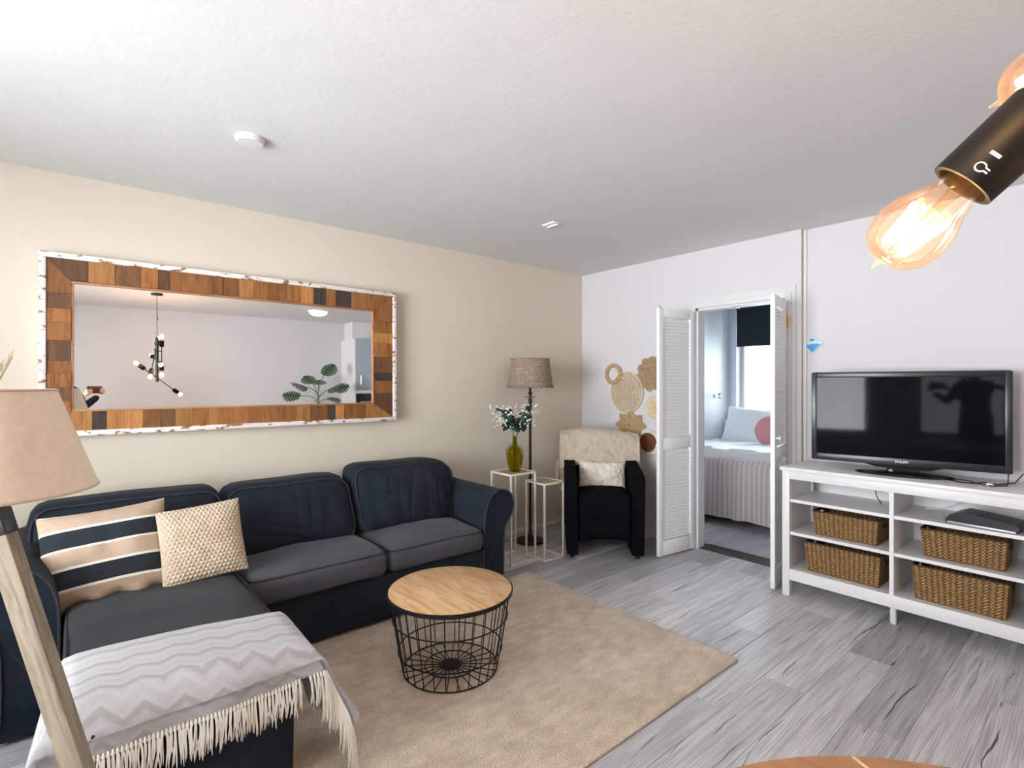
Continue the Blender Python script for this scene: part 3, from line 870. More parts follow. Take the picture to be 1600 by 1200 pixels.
def block(poly, k):
    """mitred or square block given as (y, z) corners"""
    t = .012+rb_.uniform(-.002, .003)
    c = V((sum(p[0] for p in poly)/len(poly), sum(p[1] for p in poly)/len(poly)))
    P = [(c[0]+(p[0]-c[0])*.986, c[1]+(p[1]-c[1])*.986) for p in poly]
    bm = extrude_poly(P, -.021, t, lambda a, b, d: (d, a, b)); bevel_all(bm, .0015, 30, 1)
    obj('wood_block', bm, M[KEY[k]], mir, smooth=False)
top = [.047, .135, .160, .189, .277, .362, .418, .473, .634, .693, .784, .870, .958, 1.075, 1.158, 1.249, 1.333, 1.401, 1.514, 1.632]
tk = 'llbbobooooloooldodlobo'
ys = [q-my for q in top]
block([(a0, b1), (ys[0], b1), (ys[0], z1), (y0, z1)], 'b')
for i, (p, q) in enumerate(zip(ys, ys[1:])): block([(p, z1), (q, z1), (q, b1), (p, b1)], tk[i % len(tk)])
block([(ys[-1], b1), (a1, b1), (y1, z1), (ys[-1], z1)], 'o')
bot = [.064, .124, .186, .203, .289, .374, .444, .532, .616, .669, .747, .836, .889, .966, 1.054, 1.133, 1.223, 1.284, 1.342, 1.399, 1.462, 1.560, 1.624]
bk = 'dlllobloloooooolbodloobb'
ys = [q-my for q in bot]
block([(a0, b0), (ys[0], b0), (ys[0], z0), (y0, z0)], 'l')
for i, (p, q) in enumerate(zip(ys, ys[1:])): block([(p, b0), (q, b0), (q, z0), (p, z0)], bk[i % len(bk)])
block([(ys[-1], b0), (a1, b0), (y1, z0), (ys[-1], z0)], 'l')
for zs, k, L, R in (([1.88, 1.799, 1.724, 1.63, 1.522, 1.454, 1.383, 1.31], 'obooboobo', a0, y0), ([1.868, 1.781, 1.706, 1.60, 1.485, 1.424, 1.33], 'bolobdoo', y1, a1)):
    zz = [q-mz for q in zs]; left = L == a0
    oz1, oz0 = (b1, b0)
    if left:
        block([(a0, b1), (y0, z1), (y0, zz[0]), (a0, zz[0])], k[0]); block([(a0, b0), (y0, z0), (y0, zz[-1]), (a0, zz[-1])][::-1], k[-1])
    else:
        block([(a1, b1), (y1, z1), (y1, zz[0]), (a1, zz[0])], 'o'); block([(a1, b0), (y1, z0), (y1, zz[-1]), (a1, zz[-1])][::-1], 'b')
    for i, (p, q) in enumerate(zip(zz, zz[1:])): block([(L, q), (R, q), (R, p), (L, p)], k[(i+1) % len(k)])

# ------------------------------------------------------------------ round basket coffee table
ct = thing('coffee_table', 'round coffee table with pine top on a black wire basket', 'table', (-2.143, 1.405, .016))
RT, RB, HT = .305, .228, .385
obj('table_top', lt([(0, HT-.014), (RT-.006, HT-.014), (RT-.006, HT-.001), (RT-.009, HT+.001), (0, HT+.001)], 72), M['pine'], ct)
obj('top_hoop', lt([(RT-.007, HT-.018), (RT, HT-.018), (RT+.001, HT-.002), (RT-.005, HT-.002)], 72, None, False), M['wire'], ct)
def rad(z): return RB+(RT-.012-RB)*(z/HT)**.9
wr = .0026
for nm, z, r in (('ring', HT-.022, RT-.010), ('ring', .255, rad(.255)+.006), ('ring', .10, rad(.1)+.004), ('ring', .0035, RB), ('ring', .012, .125)):
    obj(nm, tb(circ((0, 0, z), r, 64), .0034, 6, True), M['wire'], ct)
me = None
N = 28
for k in range(N):
    a = 2*pi*k/N
    if me is None:
        pts = [(rad(z), 0, z) for z in (.004, .06, .13, .2, .28, HT-.02)]
        o = obj('wire', tb(pts, wr, 6), M['wire'], ct); me = o.data
    else: o = obj('wire', me, None, ct)
    o.rotation_euler = (0, 0, a)
me = None
for k in range(24):
    a = 2*pi*(k+.5)/24
    if me is None: o = obj('spoke', tb([(.045, 0, .010), (.125, 0, .0085), (RB, 0, .006)], wr, 6), M['wire'], ct); me = o.data
    else: o = obj('spoke', me, None, ct)
    o.rotation_euler = (0, 0, a)
obj('hub', lt([(0, .006), (.05, .006), (.05, .013), (0, .014)], 32), M['wire'], ct)

# ------------------------------------------------------------------ plant stands, vase
def stand(x0, y0_, x1, y1_, h, label):
    t = thing('plant_stand', label, 'stand', ((x0+x1)/2, (y0_+y1_)/2, 0))
    a, b, s = (x1-x0)/2, (y1_-y0_)/2, .0065
    for sx in (-1, 1):
        for sy in (-1, 1): obj('leg', bx((sx*a-s, sy*b-s, 0), (sx*a+s, sy*b+s, h-.014), .001), M['cream_metal'], t)
    for z in (.0, h-.014):
        for sy in (-1, 1): obj('rail', bx((-a+s, sy*b-s, z), (a-s, sy*b+s, z+.014), .001), M['cream_metal'], t)
        for sx in (-1, 1): obj('rail', bx((sx*a-s, -b-s if z else -b+s, z), (sx*a+s, b+s if z else b-s, z+.014), .001), M['cream_metal'], t)
    obj('top_panel', bx((-a+s, -b+s, h-.012), (a-s, b-s, h-.003)), M['seat_top'], t, smooth=False)
    return t
stand(-3.285, 2.545, -3.045, 2.795, .705, 'taller cream metal plant stand holding the green vase')
stand(-3.170, 2.812, -2.955, 3.022, .615, 'shorter cream metal plant stand in front of the floor lamp')
vs = thing('glass_vase', 'olive green glass bottle vase on the taller plant stand', 'vase', (-3.15, 2.672, .703))
prof = [(.030, .0), (.042, .004), (.052, .03), (.062, .08), (.070, .13), (.072, .155), (.068, .180), (.055, .203), (.034, .218), (.022, .230), (.019, .25), (.018, .275), (.023, .279)]
obj('vase_body', lt([(0, .002)]+prof, 40, None, False), M['green_glass'], vs)
fw = thing('eucalyptus_sprigs', 'eucalyptus sprigs with small white blossoms in the green vase', 'flowers', (-3.15, 2.672, .703))
rs = random.Random(5); lm = None; bl = bmesh.new()
lb = grid(4, 6, lambda u, v: (V(((u-.5)*.052*sin(pi*min(1, v*.92+.06)), v*.056, .006*sin(v*3)+.010*(u-.5)**2*8)), (u, v)))
for k in range(9):
    a = 2*pi*k/9+rs.uniform(-.3, .3); lean = rs.uniform(.05, .16); ht = rs.uniform(.38, .50)
    pts = [V((0.006*cos(a), .006*sin(a), .02)), V((.01*cos(a), .01*sin(a), .27)), V((lean*.5*cos(a), lean*.5*sin(a), .27+(ht-.27)*.6)), V((lean*cos(a), lean*sin(a), ht))]
    obj('stem', tb(pts, .0018, 5), M['stem'], fw)
    for q in range(5):
        t = .35+.65*q/4; p = pts[1].lerp(pts[3], t) if q else pts[2]
        for sd in (-1, 1):
            if lm is None: o = obj('leaf', lb, M['euca'], fw); lm = o.data
            else: o = obj('leaf', lm, None, fw)
            o.location = p; o.rotation_euler = (rs.uniform(-.6, 1.0), rs.uniform(-.6, .6), a+sd*rs.uniform(.6, 1.8))
    if k % 1 == 0:
        for q in range(16):
            r = rs.uniform(.10, .20); aa = a+rs.uniform(-.5, .5); p = V((r*cos(aa), r*sin(aa), rs.uniform(.36, .53)))
            bmesh.ops.create_icosphere(bl, subdivisions=1, radius=rs.uniform(.005, .010), matrix=Matrix.Translation(p))
            if q % 3 == 0: tube(bl, [pts[2], pts[2].lerp(p, .6)+V((0, 0, .02)), p], .0008, 3)
o = obj('blossoms', bl, M['blossom'], fw); o['kind'] = 'stuff'

# ------------------------------------------------------------------ floor lamp with wicker shade
lp = thing('floor_lamp', 'bronze floor lamp with grey wicker shade in the corner', 'lamp', (-3.425, 3.085, 0))
obj('base', lt([(0, 0), (.128, 0), (.130, .012), (.122, .022), (.03, .030), (.018, .05), (.016, .075), (0, .075)], 40), M['dark_bronze'], lp)
obj('pole', lt([(.012, .06), (.012, 1.19), (.017, 1.20), (.017, 1.215), (.011, 1.225), (.019, 1.24), (.019, 1.262), (.011, 1.275), (.011, 1.30), (.018, 1.31), (.018, 1.325), (.010, 1.335), (.010, 1.40)], 16), M['dark_bronze'], lp)
obj('switch_bar', tb([(-.045, 0, 1.285), (.045, 0, 1.285)], .004, 8), M['dark_bronze'], lp, rot=(0, 0, radians(50)))
obj('cord', tb([(-.10, -.07, .012), (-.13, -.16, .006), (-.16, -.30, .006), (-.19, -.42, .006)], .003, 6), M['black'], lp)
def wick(u, v):
    a = u*2*pi; rows = 13; st = 32; row = int(min(v, .999)*rows); ridge = abs(sin(v*rows*pi))**.6
    r = (.197-.030*v) + .0036*ridge*(.55+.45*sin(a*st/2+pi*row)) + .0030*max(0, 1-abs(sin(a*st/2))/.22) + .002*nz((cos(a), sin(a), v), 5)
    if v < .04: r += .006
    return V((r*cos(a), r*sin(a), 1.375+.245*v+.004*nz((cos(a)*2, sin(a)*2, 0), 2))), (u, v)
g_ = grid(256, 104, wick); bmesh.ops.remove_doubles(g_, verts=g_.verts, dist=.0003)
sh = obj('lamp_shade', g_, M['wicker_weave'], lp, ang=180)
obj('rim', tb([V((.202*cos(2*pi*k/80), .202*sin(2*pi*k/80), 1.377+.004*sin(k*2.1))) for k in range(80)], .0075, 6, True), M['wicker'], sh)
obj('rim', tb([V((.168*cos(2*pi*k/80), .168*sin(2*pi*k/80), 1.618+.003*sin(k*2.1))) for k in range(80)], .006, 6, True), M['wicker'], sh)
obj('shade_carrier', tb([(-.165, 0, 1.60), (0, 0, 1.60), (.165, 0, 1.60)], .003, 6), M['dark_bronze'], lp)
obj('lamp_bulb', lt([(0, 1.52), (.02, 1.515), (.03, 1.49), (.026, 1.46), (.014, 1.43), (.013, 1.40)], 16), M['white'], lp)

# ------------------------------------------------------------------ tub armchair
ac = thing('tub_armchair', 'black fabric tub armchair standing in the corner', 'armchair', (-2.688, 3.225, 0), radians(45.5))
# local frame: +x to the sitter's left seen from the front edge, -y towards the room
def arm_side(sx):
    prof = [(-.02, .035), (.56, .035), (.60, .70), (.50, .735), (.30, .72), (.10, .685), (.02, .655), (-.025, .60), (-.02, .3)]
    prof = [(-.015, .04), (.56, .04), (.60, .60), (.60, .74), (.45, .725), (.25, .700), (.08, .675), (.015, .655), (-.012, .62), (-.015, .30)]
    xo = .305*sx; xi = .212*sx
    bm = extrude_poly(prof, min(xo, xi), max(xo, xi), lambda a, b, d: (d + (.010*sx*(b-.04)/.6), a, b))
    bevel_all(bm, .022, 40, 3); obj('armrest', bm, M['tub'], ac)
for sx in (-1, 1): arm_side(sx)
obj('backrest', rbox((.62, .17, .86), .06, 12, None, M4=T3(0, .60, .50) @ Matrix.Rotation(radians(-7), 4, 'X')), M['tub'], ac)
def seatf(p, n):
    p = V(p)
    if n[2] > 0: p.z += .02*(1-n[0]**2)*(1-n[1]**2)
    if n[2] < 0: p.z += .05*(1-n[0]**2)
    return p
obj('seat_cushion', rbox((.43, .56, .40), .045, 14, seatf, M4=T3(0, .275, .315)), M['tub'], ac)
obj('underside', bx((-.21, .10, .10), (.21, .55, .13)), M['dark'], ac)
for sx in (-1, 1):
    for y in (.045, .52): obj('foot', lt([(.014, 0), (.019, .006), (.019, .03), (.012, .045)], 16, T3(sx*.262, y, 0)), M['plastic'], ac)
# fur throw folded over the chair back (local chair space)
CM = Matrix.Translation((-2.688, 3.225, 0)) @ Matrix.Rotation(radians(45.5), 4, 'Z')
def furry(u, v):
    w = .355; x = (u-.5)*2*w; s = v*1.02; R = .105; zc = .895
    k = .012*nz((x*1.3, s*1.3, 0), 9)+.010*nz((x, s, 3), 25)
    # front drop .24, over the top, back drop .38
    if s < .22: y = .495-R+.06*(.22-s)/.22*-.6; z = zc-.22+s; nrm = V((0, -1, 0))
    elif s < .22+pi*R: a = (s-.22)/R; y = .60-R*cos(a); z = zc+R*.75*sin(a); nrm = V((0, -cos(a), sin(a)))
    else: y = .60+R; z = zc-(s-.22-pi*R); nrm = V((0, 1, 0))
    if s < .22: y = .60-R-.05*(1-s/.22)
    bulge = .02*sin(pi*v*1.0)
    sag = -.030*abs(u*2-1)**4 + .015*sin(u*5)
    p = V((x*(1-.02*sin(v*9)), y, z+sag)) + nrm*(k+bulge)
    return p, (u, v)
g_ = grid(90, 90, furry); bmesh.ops.solidify(g_, geom=g_.faces[:], thickness=.034)
bmesh.ops.transform(g_, matrix=CM, verts=g_.verts)
ft = tag(obj('fur_throw', g_, M['fur'], ang=180), 'cream fur throw folded over the back of the black armchair', 'blanket')
for k, (x, l) in enumerate(((-.36, .25), (-.375, .17))):
    obj('tassel', tb([CM @ V((x, .56+.05*k, .70)), CM @ V((x-.012, .56+.05*k, .70-l*.5)), CM @ V((x-.004, .55+.05*k, .70-l))], [.004, .003, .005], 5), M['fur'], ft)
def fluff(p, a, b, s, k):
    p.y += s*.009*nz(p, 45); p.x += .004*nz(p, 60, 3); p.z += .005*nz(p, 60, 7); return p
o = obj('fluffy_cushion', pillow('p', .40, .24, .14, 0, .02, 60, .012, 14, fluff), M['fur_white'], ang=180)
o.matrix_world = CM @ T3(.01, .375, .605) @ Matrix.Rotation(radians(-20), 4, 'X') @ Matrix.Rotation(radians(2), 4, 'Y')
tag(o, 'fluffy off white oblong cushion on the armchair seat', 'cushion')

# ------------------------------------------------------------------ woven wall decorations
WY = YB-.004
def spiral(c, r, turns, tr, bm, flat=.5):
    pts = []; n = int(turns*14)
    for k in range(n+1):
        t = k/n; a = t*turns*2*pi; q = r*(1-t)+tr*.6*t
        pts.append(V((c[0]+q*cos(a), c[1], c[2]+q*sin(a))))
    return tube(bm, pts, tr, 5)
wr_ = thing('woven_ring', 'plain rattan ring hanging top left of the woven wall group', 'wall decor', (-3.255, WY-.012, 1.497), group='woven wall decorations')
obj('ring', tb(circ((0, 0, 0), .086, 48, 'Y'), .017, 10, True), M['rattan'], wr_)
obj('binding', tb([V((cos(a)*(.086+.019*cos(a*26)), .019*sin(a*26), sin(a)*(.086+.019*cos(a*26)))) for a in [2*pi*k/520 for k in range(520)]], .002, 4, True), M['rattan_pale'], wr_)
bt = thing('openwork_tray', 'large oval openwork straw mat in the middle of the wall group', 'wall decor', (-3.095, WY-.012, 1.322), group='woven wall decorations')
obj('edge', tb(circ((0, 0, 0), .183, 64, 'Y', .190), .007, 6, True), M['rattan_pale'], bt)
lb_ = bmesh.new()
for ring, (R_, n_, r2) in enumerate(((.166, 36, .0165), (.140, 31, .0165), (.114, 25, .0165), (.088, 20, .0165), (.062, 14, .0165), (.037, 8, .0165), (.012, 3, .0165))):
    for k in range(n_):
        a = 2*pi*(k+.5*(ring % 2))/n_
        c = V((R_*cos(a), -.002*ring, R_*1.03*sin(a))); tube(lb_, circ(c, r2, 10, 'Y', r2*1.05), .0030, 4, True)

o = obj('straw_loops', lb_, M['rattan_pale'], bt)
fl_ = thing('coiled_rosette', 'rosette of coiled seagrass rounds partly behind the open door leaf', 'wall decor', (-2.825, WY-.010, 1.490), group='woven wall decorations')
for k in range(10):
    a = 2*pi*k/10+.2; b_ = bmesh.new(); spiral((.118*cos(a), 0, .122*sin(a)), .044, 3, .0052, b_); obj('coil', b_, M['rattan'], fl_)
b_ = bmesh.new(); spiral((0, -.006, 0), .088, 6, .0056, b_); obj('coil', b_, M['rattan'], fl_)
stt = thing('woven_star', 'eight pointed plaited straw star below the oval mat', 'wall decor', (-3.052, WY-.009, 1.010), group='woven wall decorations')
for q, R_ in enumerate((.150, .125, .100, .075, .050, .028)):
    pts = []
    for k in range(16):
        a = 2*pi*k/16+pi/2; r = R_*(1.0 if k % 2 == 0 else .70); pts.append(V((r*1.15*cos(a), -.002*q, r*.88*sin(a))))
    pp = []
    for i, p in enumerate(pts):
        pp += [p, p.lerp(pts[(i+1) % 16], .5)]
    obj('braid', tb(pp, .011, 6, True), M['rattan'], stt)
def plate(name, c, R_, rim, m_rim, m_in, label, inner):
    t = thing(name, label, 'wall decor', c, group='woven wall decorations')
    n = 64
    obj('fringe_rim', lt([(inner*.98, -.004), (R_*.9, -.002), (R_, .0), (R_*.98, .006), (inner, .006)], 64, Matrix.Rotation(pi/2, 4, 'X')), m_rim, t)
    fr = bmesh.new(); q = random.Random(2)
    for k in range(150):
        a = 2*pi*k/150; d = V((cos(a), 0, sin(a))); tube(fr, [d*inner, d*(R_*.8)+V((0, -.008, 0)), d*(R_*q.uniform(.97, 1.10))+V((0, -.004, 0))], [.003, .003, .0015], 4)
    o = obj('fringe', fr, m_rim, t); o['kind'] = 'stuff'
    b_ = bmesh.new(); spiral((0, -.010, 0), inner, max(4, inner/.010), .0062, b_); obj('coiled_centre', b_, m_in, t)
plate('fringed_plate', (-2.785, WY-.008, 1.185), .095, .03, M['raffia'], M['rattan_pale'], 'small pale fringed straw plate half hidden by the door leaf', .055)
plate('coiled_plate', (-2.850, WY-.008, .860), .120, .03, M['fur_white'], M['brown_coil'], 'brown coiled plate with a white fringed rim, lowest of the wall group', .088)
bm = bx((-.008, -.03, -.012), (.008, .003, .012), .003)
o = obj('wall_hook', bm, M['chrome'], loc=(-2.745, YB-.004, 1.03)); tag(o, 'small grey hook on the wall between the two fringed plates', 'hook')

# ------------------------------------------------------------------ television bench
BX, BXR, BYF, BYB = -1.492, -.285, 3.605, 4.055
tvb = thing('television_bench', 'white open shelf television bench against the wall', 'bench', (0, 0, 0))
obj('bench_top', bx((BX-.012, BYF-.012, .826), (BXR+.012, BYB, .851), .003), M['white'], tvb)
obj('top_rail', bx((BX+.045, BYF+.004, .772), (BXR-.045, BYF+.024, .826), .002), M['white'], tvb)
for x in (BX, BXR-.045):
    obj('post', bx((x, BYF, 0), (x+.045, BYF+.045, .826), .002), M['white'], tvb)
    obj('post', bx((x, BYB-.055, 0), (x+.045, BYB-.010, .826), .002), M['white'], tvb)
    obj('side_panel', bx((x+.010, BYF+.045, .105), (x+.035, BYB-.055, .826)), M['white'], tvb, smooth=False)
obj('bottom_rail', bx((BX+.045, BYF+.004, .105), (BXR-.045, BYF+.024, .178), .002), M['white'], tvb)
obj('bottom_shelf', bx((BX+.036, BYF+.024, .160), (BXR-.036, BYB-.012, .178), .001), M['white'], tvb, smooth=False)
XM = (BX+BXR)/2
obj('divider', bx((XM-.011, BYF+.012, .178), (XM+.011, BYB-.012, .826), .001), M['white'], tvb, smooth=False)
for z in (.402, .618):
    for a, b in ((BX+.036, XM-.011), (XM+.011, BXR-.036)):
        obj('shelf', bx((a, BYF+.018, z), (b, BYB-.012, z+.020), .001), M['white'], tvb, smooth=False)
obj('back_panel', bx((BX+.08, BYB-.012, .150), (BXR-.08, BYB-.004, .826)), M['white'], tvb, smooth=False)
obj('middle_foot', lt([(.014, 0), (.017, .008), (.017, .105)], 16, T3(XM, BYF+.05, 0)), M['white'], tvb)

def basket(x0, x1, y0_, y1_, z, h, label, taper=.012):
    w, d = x1-x0, y1_-y0_
    t = thing('seagrass_basket', label, 'basket', ((x0+x1)/2, (y0_+y1_)/2, z), 0, 'seagrass baskets on the bench')
    def wv(a, b):                       # herringbone relief
        k = math.floor(a/.027); q = (a/.027-k); s = b/.0165 + (q if k % 2 == 0 else 1-q)*1.3
        return .0045*abs(sin(pi*s))*(.5+.5*abs(sin(pi*q)))
    for nm, L, ax, sg in (('front_wall', w, 0, -1), ('back_wall', w, 0, 1), ('side_wall', d, 1, -1), ('side_wall', d, 1, 1)):
        nu, nv = int(L/.0055), int(h/.0055); side = ax == 1
        def f(u, v):
            a = (u-.5)*L; b = v*h; tp = taper*(1-v); rel = wv(a+5, b)
            if ax == 0: p = V((a*(1-2*tp/w), sg*(d/2-tp+rel-.003), b))
            else: p = V((sg*(w/2-tp+rel-.003), a*(1-2*tp/d), b))
            return p, (a+5, b)
        bm = grid(nu, nv, f)
        if side:                       # hand hole near the top
            dead = [fc for fc in bm.faces if abs(fc.calc_center_median().y) < .042 and h*.68 < fc.calc_center_median().z < h*.88]
            bmesh.ops.delete(bm, geom=dead, context='FACES')
        bmesh.ops.recalc_face_normals(bm, faces=bm.faces)
        bmesh.ops.solidify(bm, geom=bm.faces[:], thickness=.004)
        o = obj(nm, bm, M['seagrass'], t, ang=180)
        if side:
            x = sg*(w/2-.002)
            obj('handle_binding', tb([V((x-sg*taper*.2, .044*cos(q)*1.0, h*.78+.030*sin(q)*(h/.18))) for q in [2*pi*k/24 for k in range(24)]], .005, 5, True), M['basket_dark'], o)
    obj('bottom', bx((-w/2+taper, -d/2+taper, .001), (w/2-taper, d/2-taper, .006)), M['basket_dark'], t, smooth=False)
    pts = []
    for q in rim_path(0, 0, h, w/2, d/2, .012, 1, .002): pts.append(q)
    obj('rim', tb(pts, .0055, 6, True), M['basket_dark'], t)
basket(-1.330, -.968, 3.672, 3.955, .4235, .152, 'smaller seagrass basket on the middle shelf nearest the doorway')
basket(-1.372, -.955, 3.655, 3.965, .1795, .188, 'larger seagrass basket on the bottom shelf nearest the doorway')
basket(-.768, -.405, 3.680, 3.960, .4235, .155, 'smaller seagrass basket on the middle shelf under the router')
basket(-.800, -.398, 3.655, 3.965, .1795, .190, 'larger seagrass basket on the bottom shelf below the router')

rt_ = thing('router', 'black wedge shaped router lying on the top shelf of the bench', 'router', (-.495, 3.735, .6388), radians(-6))
prof = [(-.145, .004), (.135, .004), (.150, .030), (.140, .046), (-.02, .064), (-.085, .068), (-.125, .052), (-.150, .020)]
bm = extrude_poly(prof, -.095, .085, lambda a, b, d: (a, d, b)); bevel_all(bm, .010, 20, 3); obj('housing', bm, M['plastic'], rt_)
obj('silver_edge', bx((-.140, -.098, .002), (.138, -.088, .014), .003), mat('silver_plastic', (.5, .5, .52), .3, .5), rt_)
for x in (-.11, .11): obj('foot', bx((x-.01, -.06, 0), (x+.01, .05, .006)), M['plastic'], rt_, smooth=False)

# ------------------------------------------------------------------ television
tv = thing('television', 'black flat television turned slightly on the white bench', 'television', (-.882, 3.822, .851), radians(11.2))
TW, TH, ZB = .965, .572, .054
obj('housing', rbox((TW, .06, TH), .016, 10, M4=T3(0, .012, ZB+TH/2)), M['plastic'], tv)
obj('rear_shell', rbox((TW*.7, .07, TH*.7), .03, 8, M4=T3(0, .050, ZB+TH/2)), M['plastic'], tv)
bz = bmesh.new(); q = .046
for lo, hi in (((-TW/2+.004, -.024, ZB+.004), (-TW/2+q-.012, -.017, ZB+TH-.004)), ((TW/2-q+.012, -.024, ZB+.004), (TW/2-.004, -.017, ZB+TH-.004)),
               ((-TW/2+.034, -.024, ZB+.004), (TW/2-.034, -.017, ZB+.046)), ((-TW/2+.034, -.024, ZB+TH-.036), (TW/2-.034, -.017, ZB+TH-.004))):
    box(bz, lo, hi, .002)
obj('bezel', bz, M['plastic'], tv)
obj('screen', bx((-TW/2+.034, -.0205, ZB+.046), (TW/2-.034, -.0180, ZB+TH-.036)), M['screen'], tv, smooth=False)
chin = extrude_poly([(-.20, ZB+.006), (.20, ZB+.006), (.13, ZB-.014), (-.13, ZB-.014)], -.022, .01, lambda a, b, d: (a, d, b)); bevel_all(chin, .003)
obj('chin', chin, M['gloss_black'], tv)
obj('neck', rbox((.16, .05, .07), .012, 5, M4=T3(0, .025, .035)), M['gloss_black'], tv)
ft_ = lt([(0, 0), (.235, 0), (.245, .004), (.235, .012), (.12, .020), (0, .022)], 48, Matrix.Diagonal((1, .47, 1, 1)))
obj('stand_foot', ft_, M['gloss_black'], tv, loc=(0, -.005, 0))
tcu = bpy.data.curves.new('lettering', 'FONT'); tcu.body = 'PHILIPS'; tcu.size = .0185; tcu.align_x = 'CENTER'; tcu.extrude = .0003; tcu.space_character = 1.05; tcu.offset = .0004
tcu.materials.append(M['text_white']); tmp = bpy.data.objects.new('lettering_source', tcu)
me = bpy.data.meshes.new_from_object(tmp); bpy.data.objects.remove(tmp); to = bpy.data.objects.new('lettering', me); C.objects.link(to); to.parent = tv; to.location = (-.005, -.0248, ZB+.019); to.rotation_euler = (pi/2, 0, 0)
cb = thing('television_cable', 'loose black cables with a white tag behind the television foot', 'cable', (0, 0, 0))
obj('cable', tb([(-.66, 3.80, .856), (-.60, 3.74, .857), (-.55, 3.76, .857), (-.51, 3.83, .858), (-.46, 3.80, .857), (-.40, 3.90, .862), (-.38, 4.02, .90)], .0035, 6), M['black'], cb)
obj('cable', tb([(-.67, 3.85, .858), (-.58, 3.81, .86), (-.52, 3.75, .857), (-.47, 3.73, .857), (-.42, 3.80, .857), (-.43, 3.92, .862), (-.44, 4.03, .90)], .003, 6), M['black'], cb)
tag(obj('tag', bx((-.495, 3.735, .855), (-.470, 3.775, .868), .002), M['white'], cb), 'white plastic cable tag')
o = obj('hanging_cable', tb([(-1.06, 4.0, .80), (-1.06, 3.96, .74), (-1.045, 3.93, .68), (-1.01, 3.90, .642)], .003, 6), M['black'])
tag(o, 'short black cable hanging in the upper left shelf bay', 'cable')
o = obj('white_cable', tb([(-.60, 4.02, .78), (-.64, 4.00, .70), (-.72, 3.97, .655), (-.80, 3.95, .643)], .0025, 6), M['white'])
tag(o, 'thin white cable lying in the shelf bay behind the router', 'cable')

# diamond plaque on the wall above the television
dp = thing('diamond_plaque', 'small diamond shaped sea blue glass plaque on the wall above the television', 'plaque', (-1.482, YT-.006, 1.690))
R_ = .072
obj('plate', bevel_all(extrude_poly([(0, -R_), (R_, 0), (0, R_), (-R_, 0)], -.004, .004, lambda a, b, d: (a, d, b)), .001), M['acrylic'], dp, smooth=False)
obj('blue_half', extrude_poly([(0, -R_*.86), (R_*.78, -.004), (R_*.3, .002), (-R_*.3, -.003), (-R_*.78, .001)], -.0052, -.0040, lambda a, b, d: (a, d, b)), M['acrylic_blue'], dp, smooth=False)
obj('printed_block', bx((-.016, -.0052, .026), (.012, -.0040, .034)), M['dark'], dp, smooth=False)
for x in (-.048, .048): obj('screw', lt([(.0045, 0), (.0045, .004), (0, .005)], 12, frame((x, -.004, .008), (0, -1, 0))), M['chrome'], dp)

# ------------------------------------------------------------------ ceiling fittings
o = obj('smoke_detector', lt([(0, 0), (.062, 0), (.062, -.012), (.054, -.024), (0, -.026)], 40), M['white'], loc=(-2.60, .61, ZC)); tag(o, 'flat round white cover on the ceiling above the mirror', 'detector')
bm = bx((-.06, -.05, -.012), (.06, .05, 0), .004); box(bm, (-.05, -.012, -.020), (.05, .012, -.011), .003)
o = obj('ceiling_vent', bm, M['white'], loc=(-2.62, 2.575, ZC)); tag(o, 'flat white plate on the ceiling near the corner', 'vent')
dl = thing('ceiling_dome_light', 'lit glass dome light on the ceiling, seen in the mirror', 'lamp', (.47, 2.62, ZC))
obj('dome', lt([(.135, -.012), (.12, -.045), (.08, -.070), (0, -.082)], 40, None, False), M['dome'], dl)
obj('rim', lt([(.10, 0), (.145, 0), (.145, -.014), (.135, -.016)], 40, None, False), M['white'], dl)

# ------------------------------------------------------------------ chandelier of bare bulbs
FW, RTV = V((-sin(radians(50)), cos(radians(50)), 0)), V((cos(radians(50)), sin(radians(50)), 0))
def cs(f, r, u): return FW*f+RTV*r+V((0, 0, 1.4+u))
PX, PY = .20, .632
ch = thing('chandelier', 'black metal chandelier with bare filament bulbs over the round dining table', 'chandelier', (PX, PY, 0))
def lo(p): return V(p)-V((PX, PY, 0))
obj('canopy', lt([(0, 0), (.06, 0), (.06, -.022), (0, -.024)], 32, T3(0, 0, ZC)), M['black'], ch)
obj('cord', tb([(0, 0, ZC-.02), (0, 0, 2.0)], .003, 6), M['black'], ch)
obj('cord_knot', tb([(0, 0, 2.30), (.012, 0, 2.275), (.028, .006, 2.24), (.012, .01, 2.215), (-.006, .004, 2.23), (0, 0, 2.26)], .004, 6), M['black'], ch)
obj('centre_tube', lt([(0, 1.47), (.017, 1.47), (.017, 2.0), (.008, 2.01), (0, 2.01)], 20), M['black'], ch)
prof_b = [(.0150, 0), (.0152, .008), (.0170, .018), (.0215, .030), (.0270, .041), (.0300, .053), (.0292, .065), (.0250, .075), (.0168, .0825), (.008, .0858), (.0, .0866)]
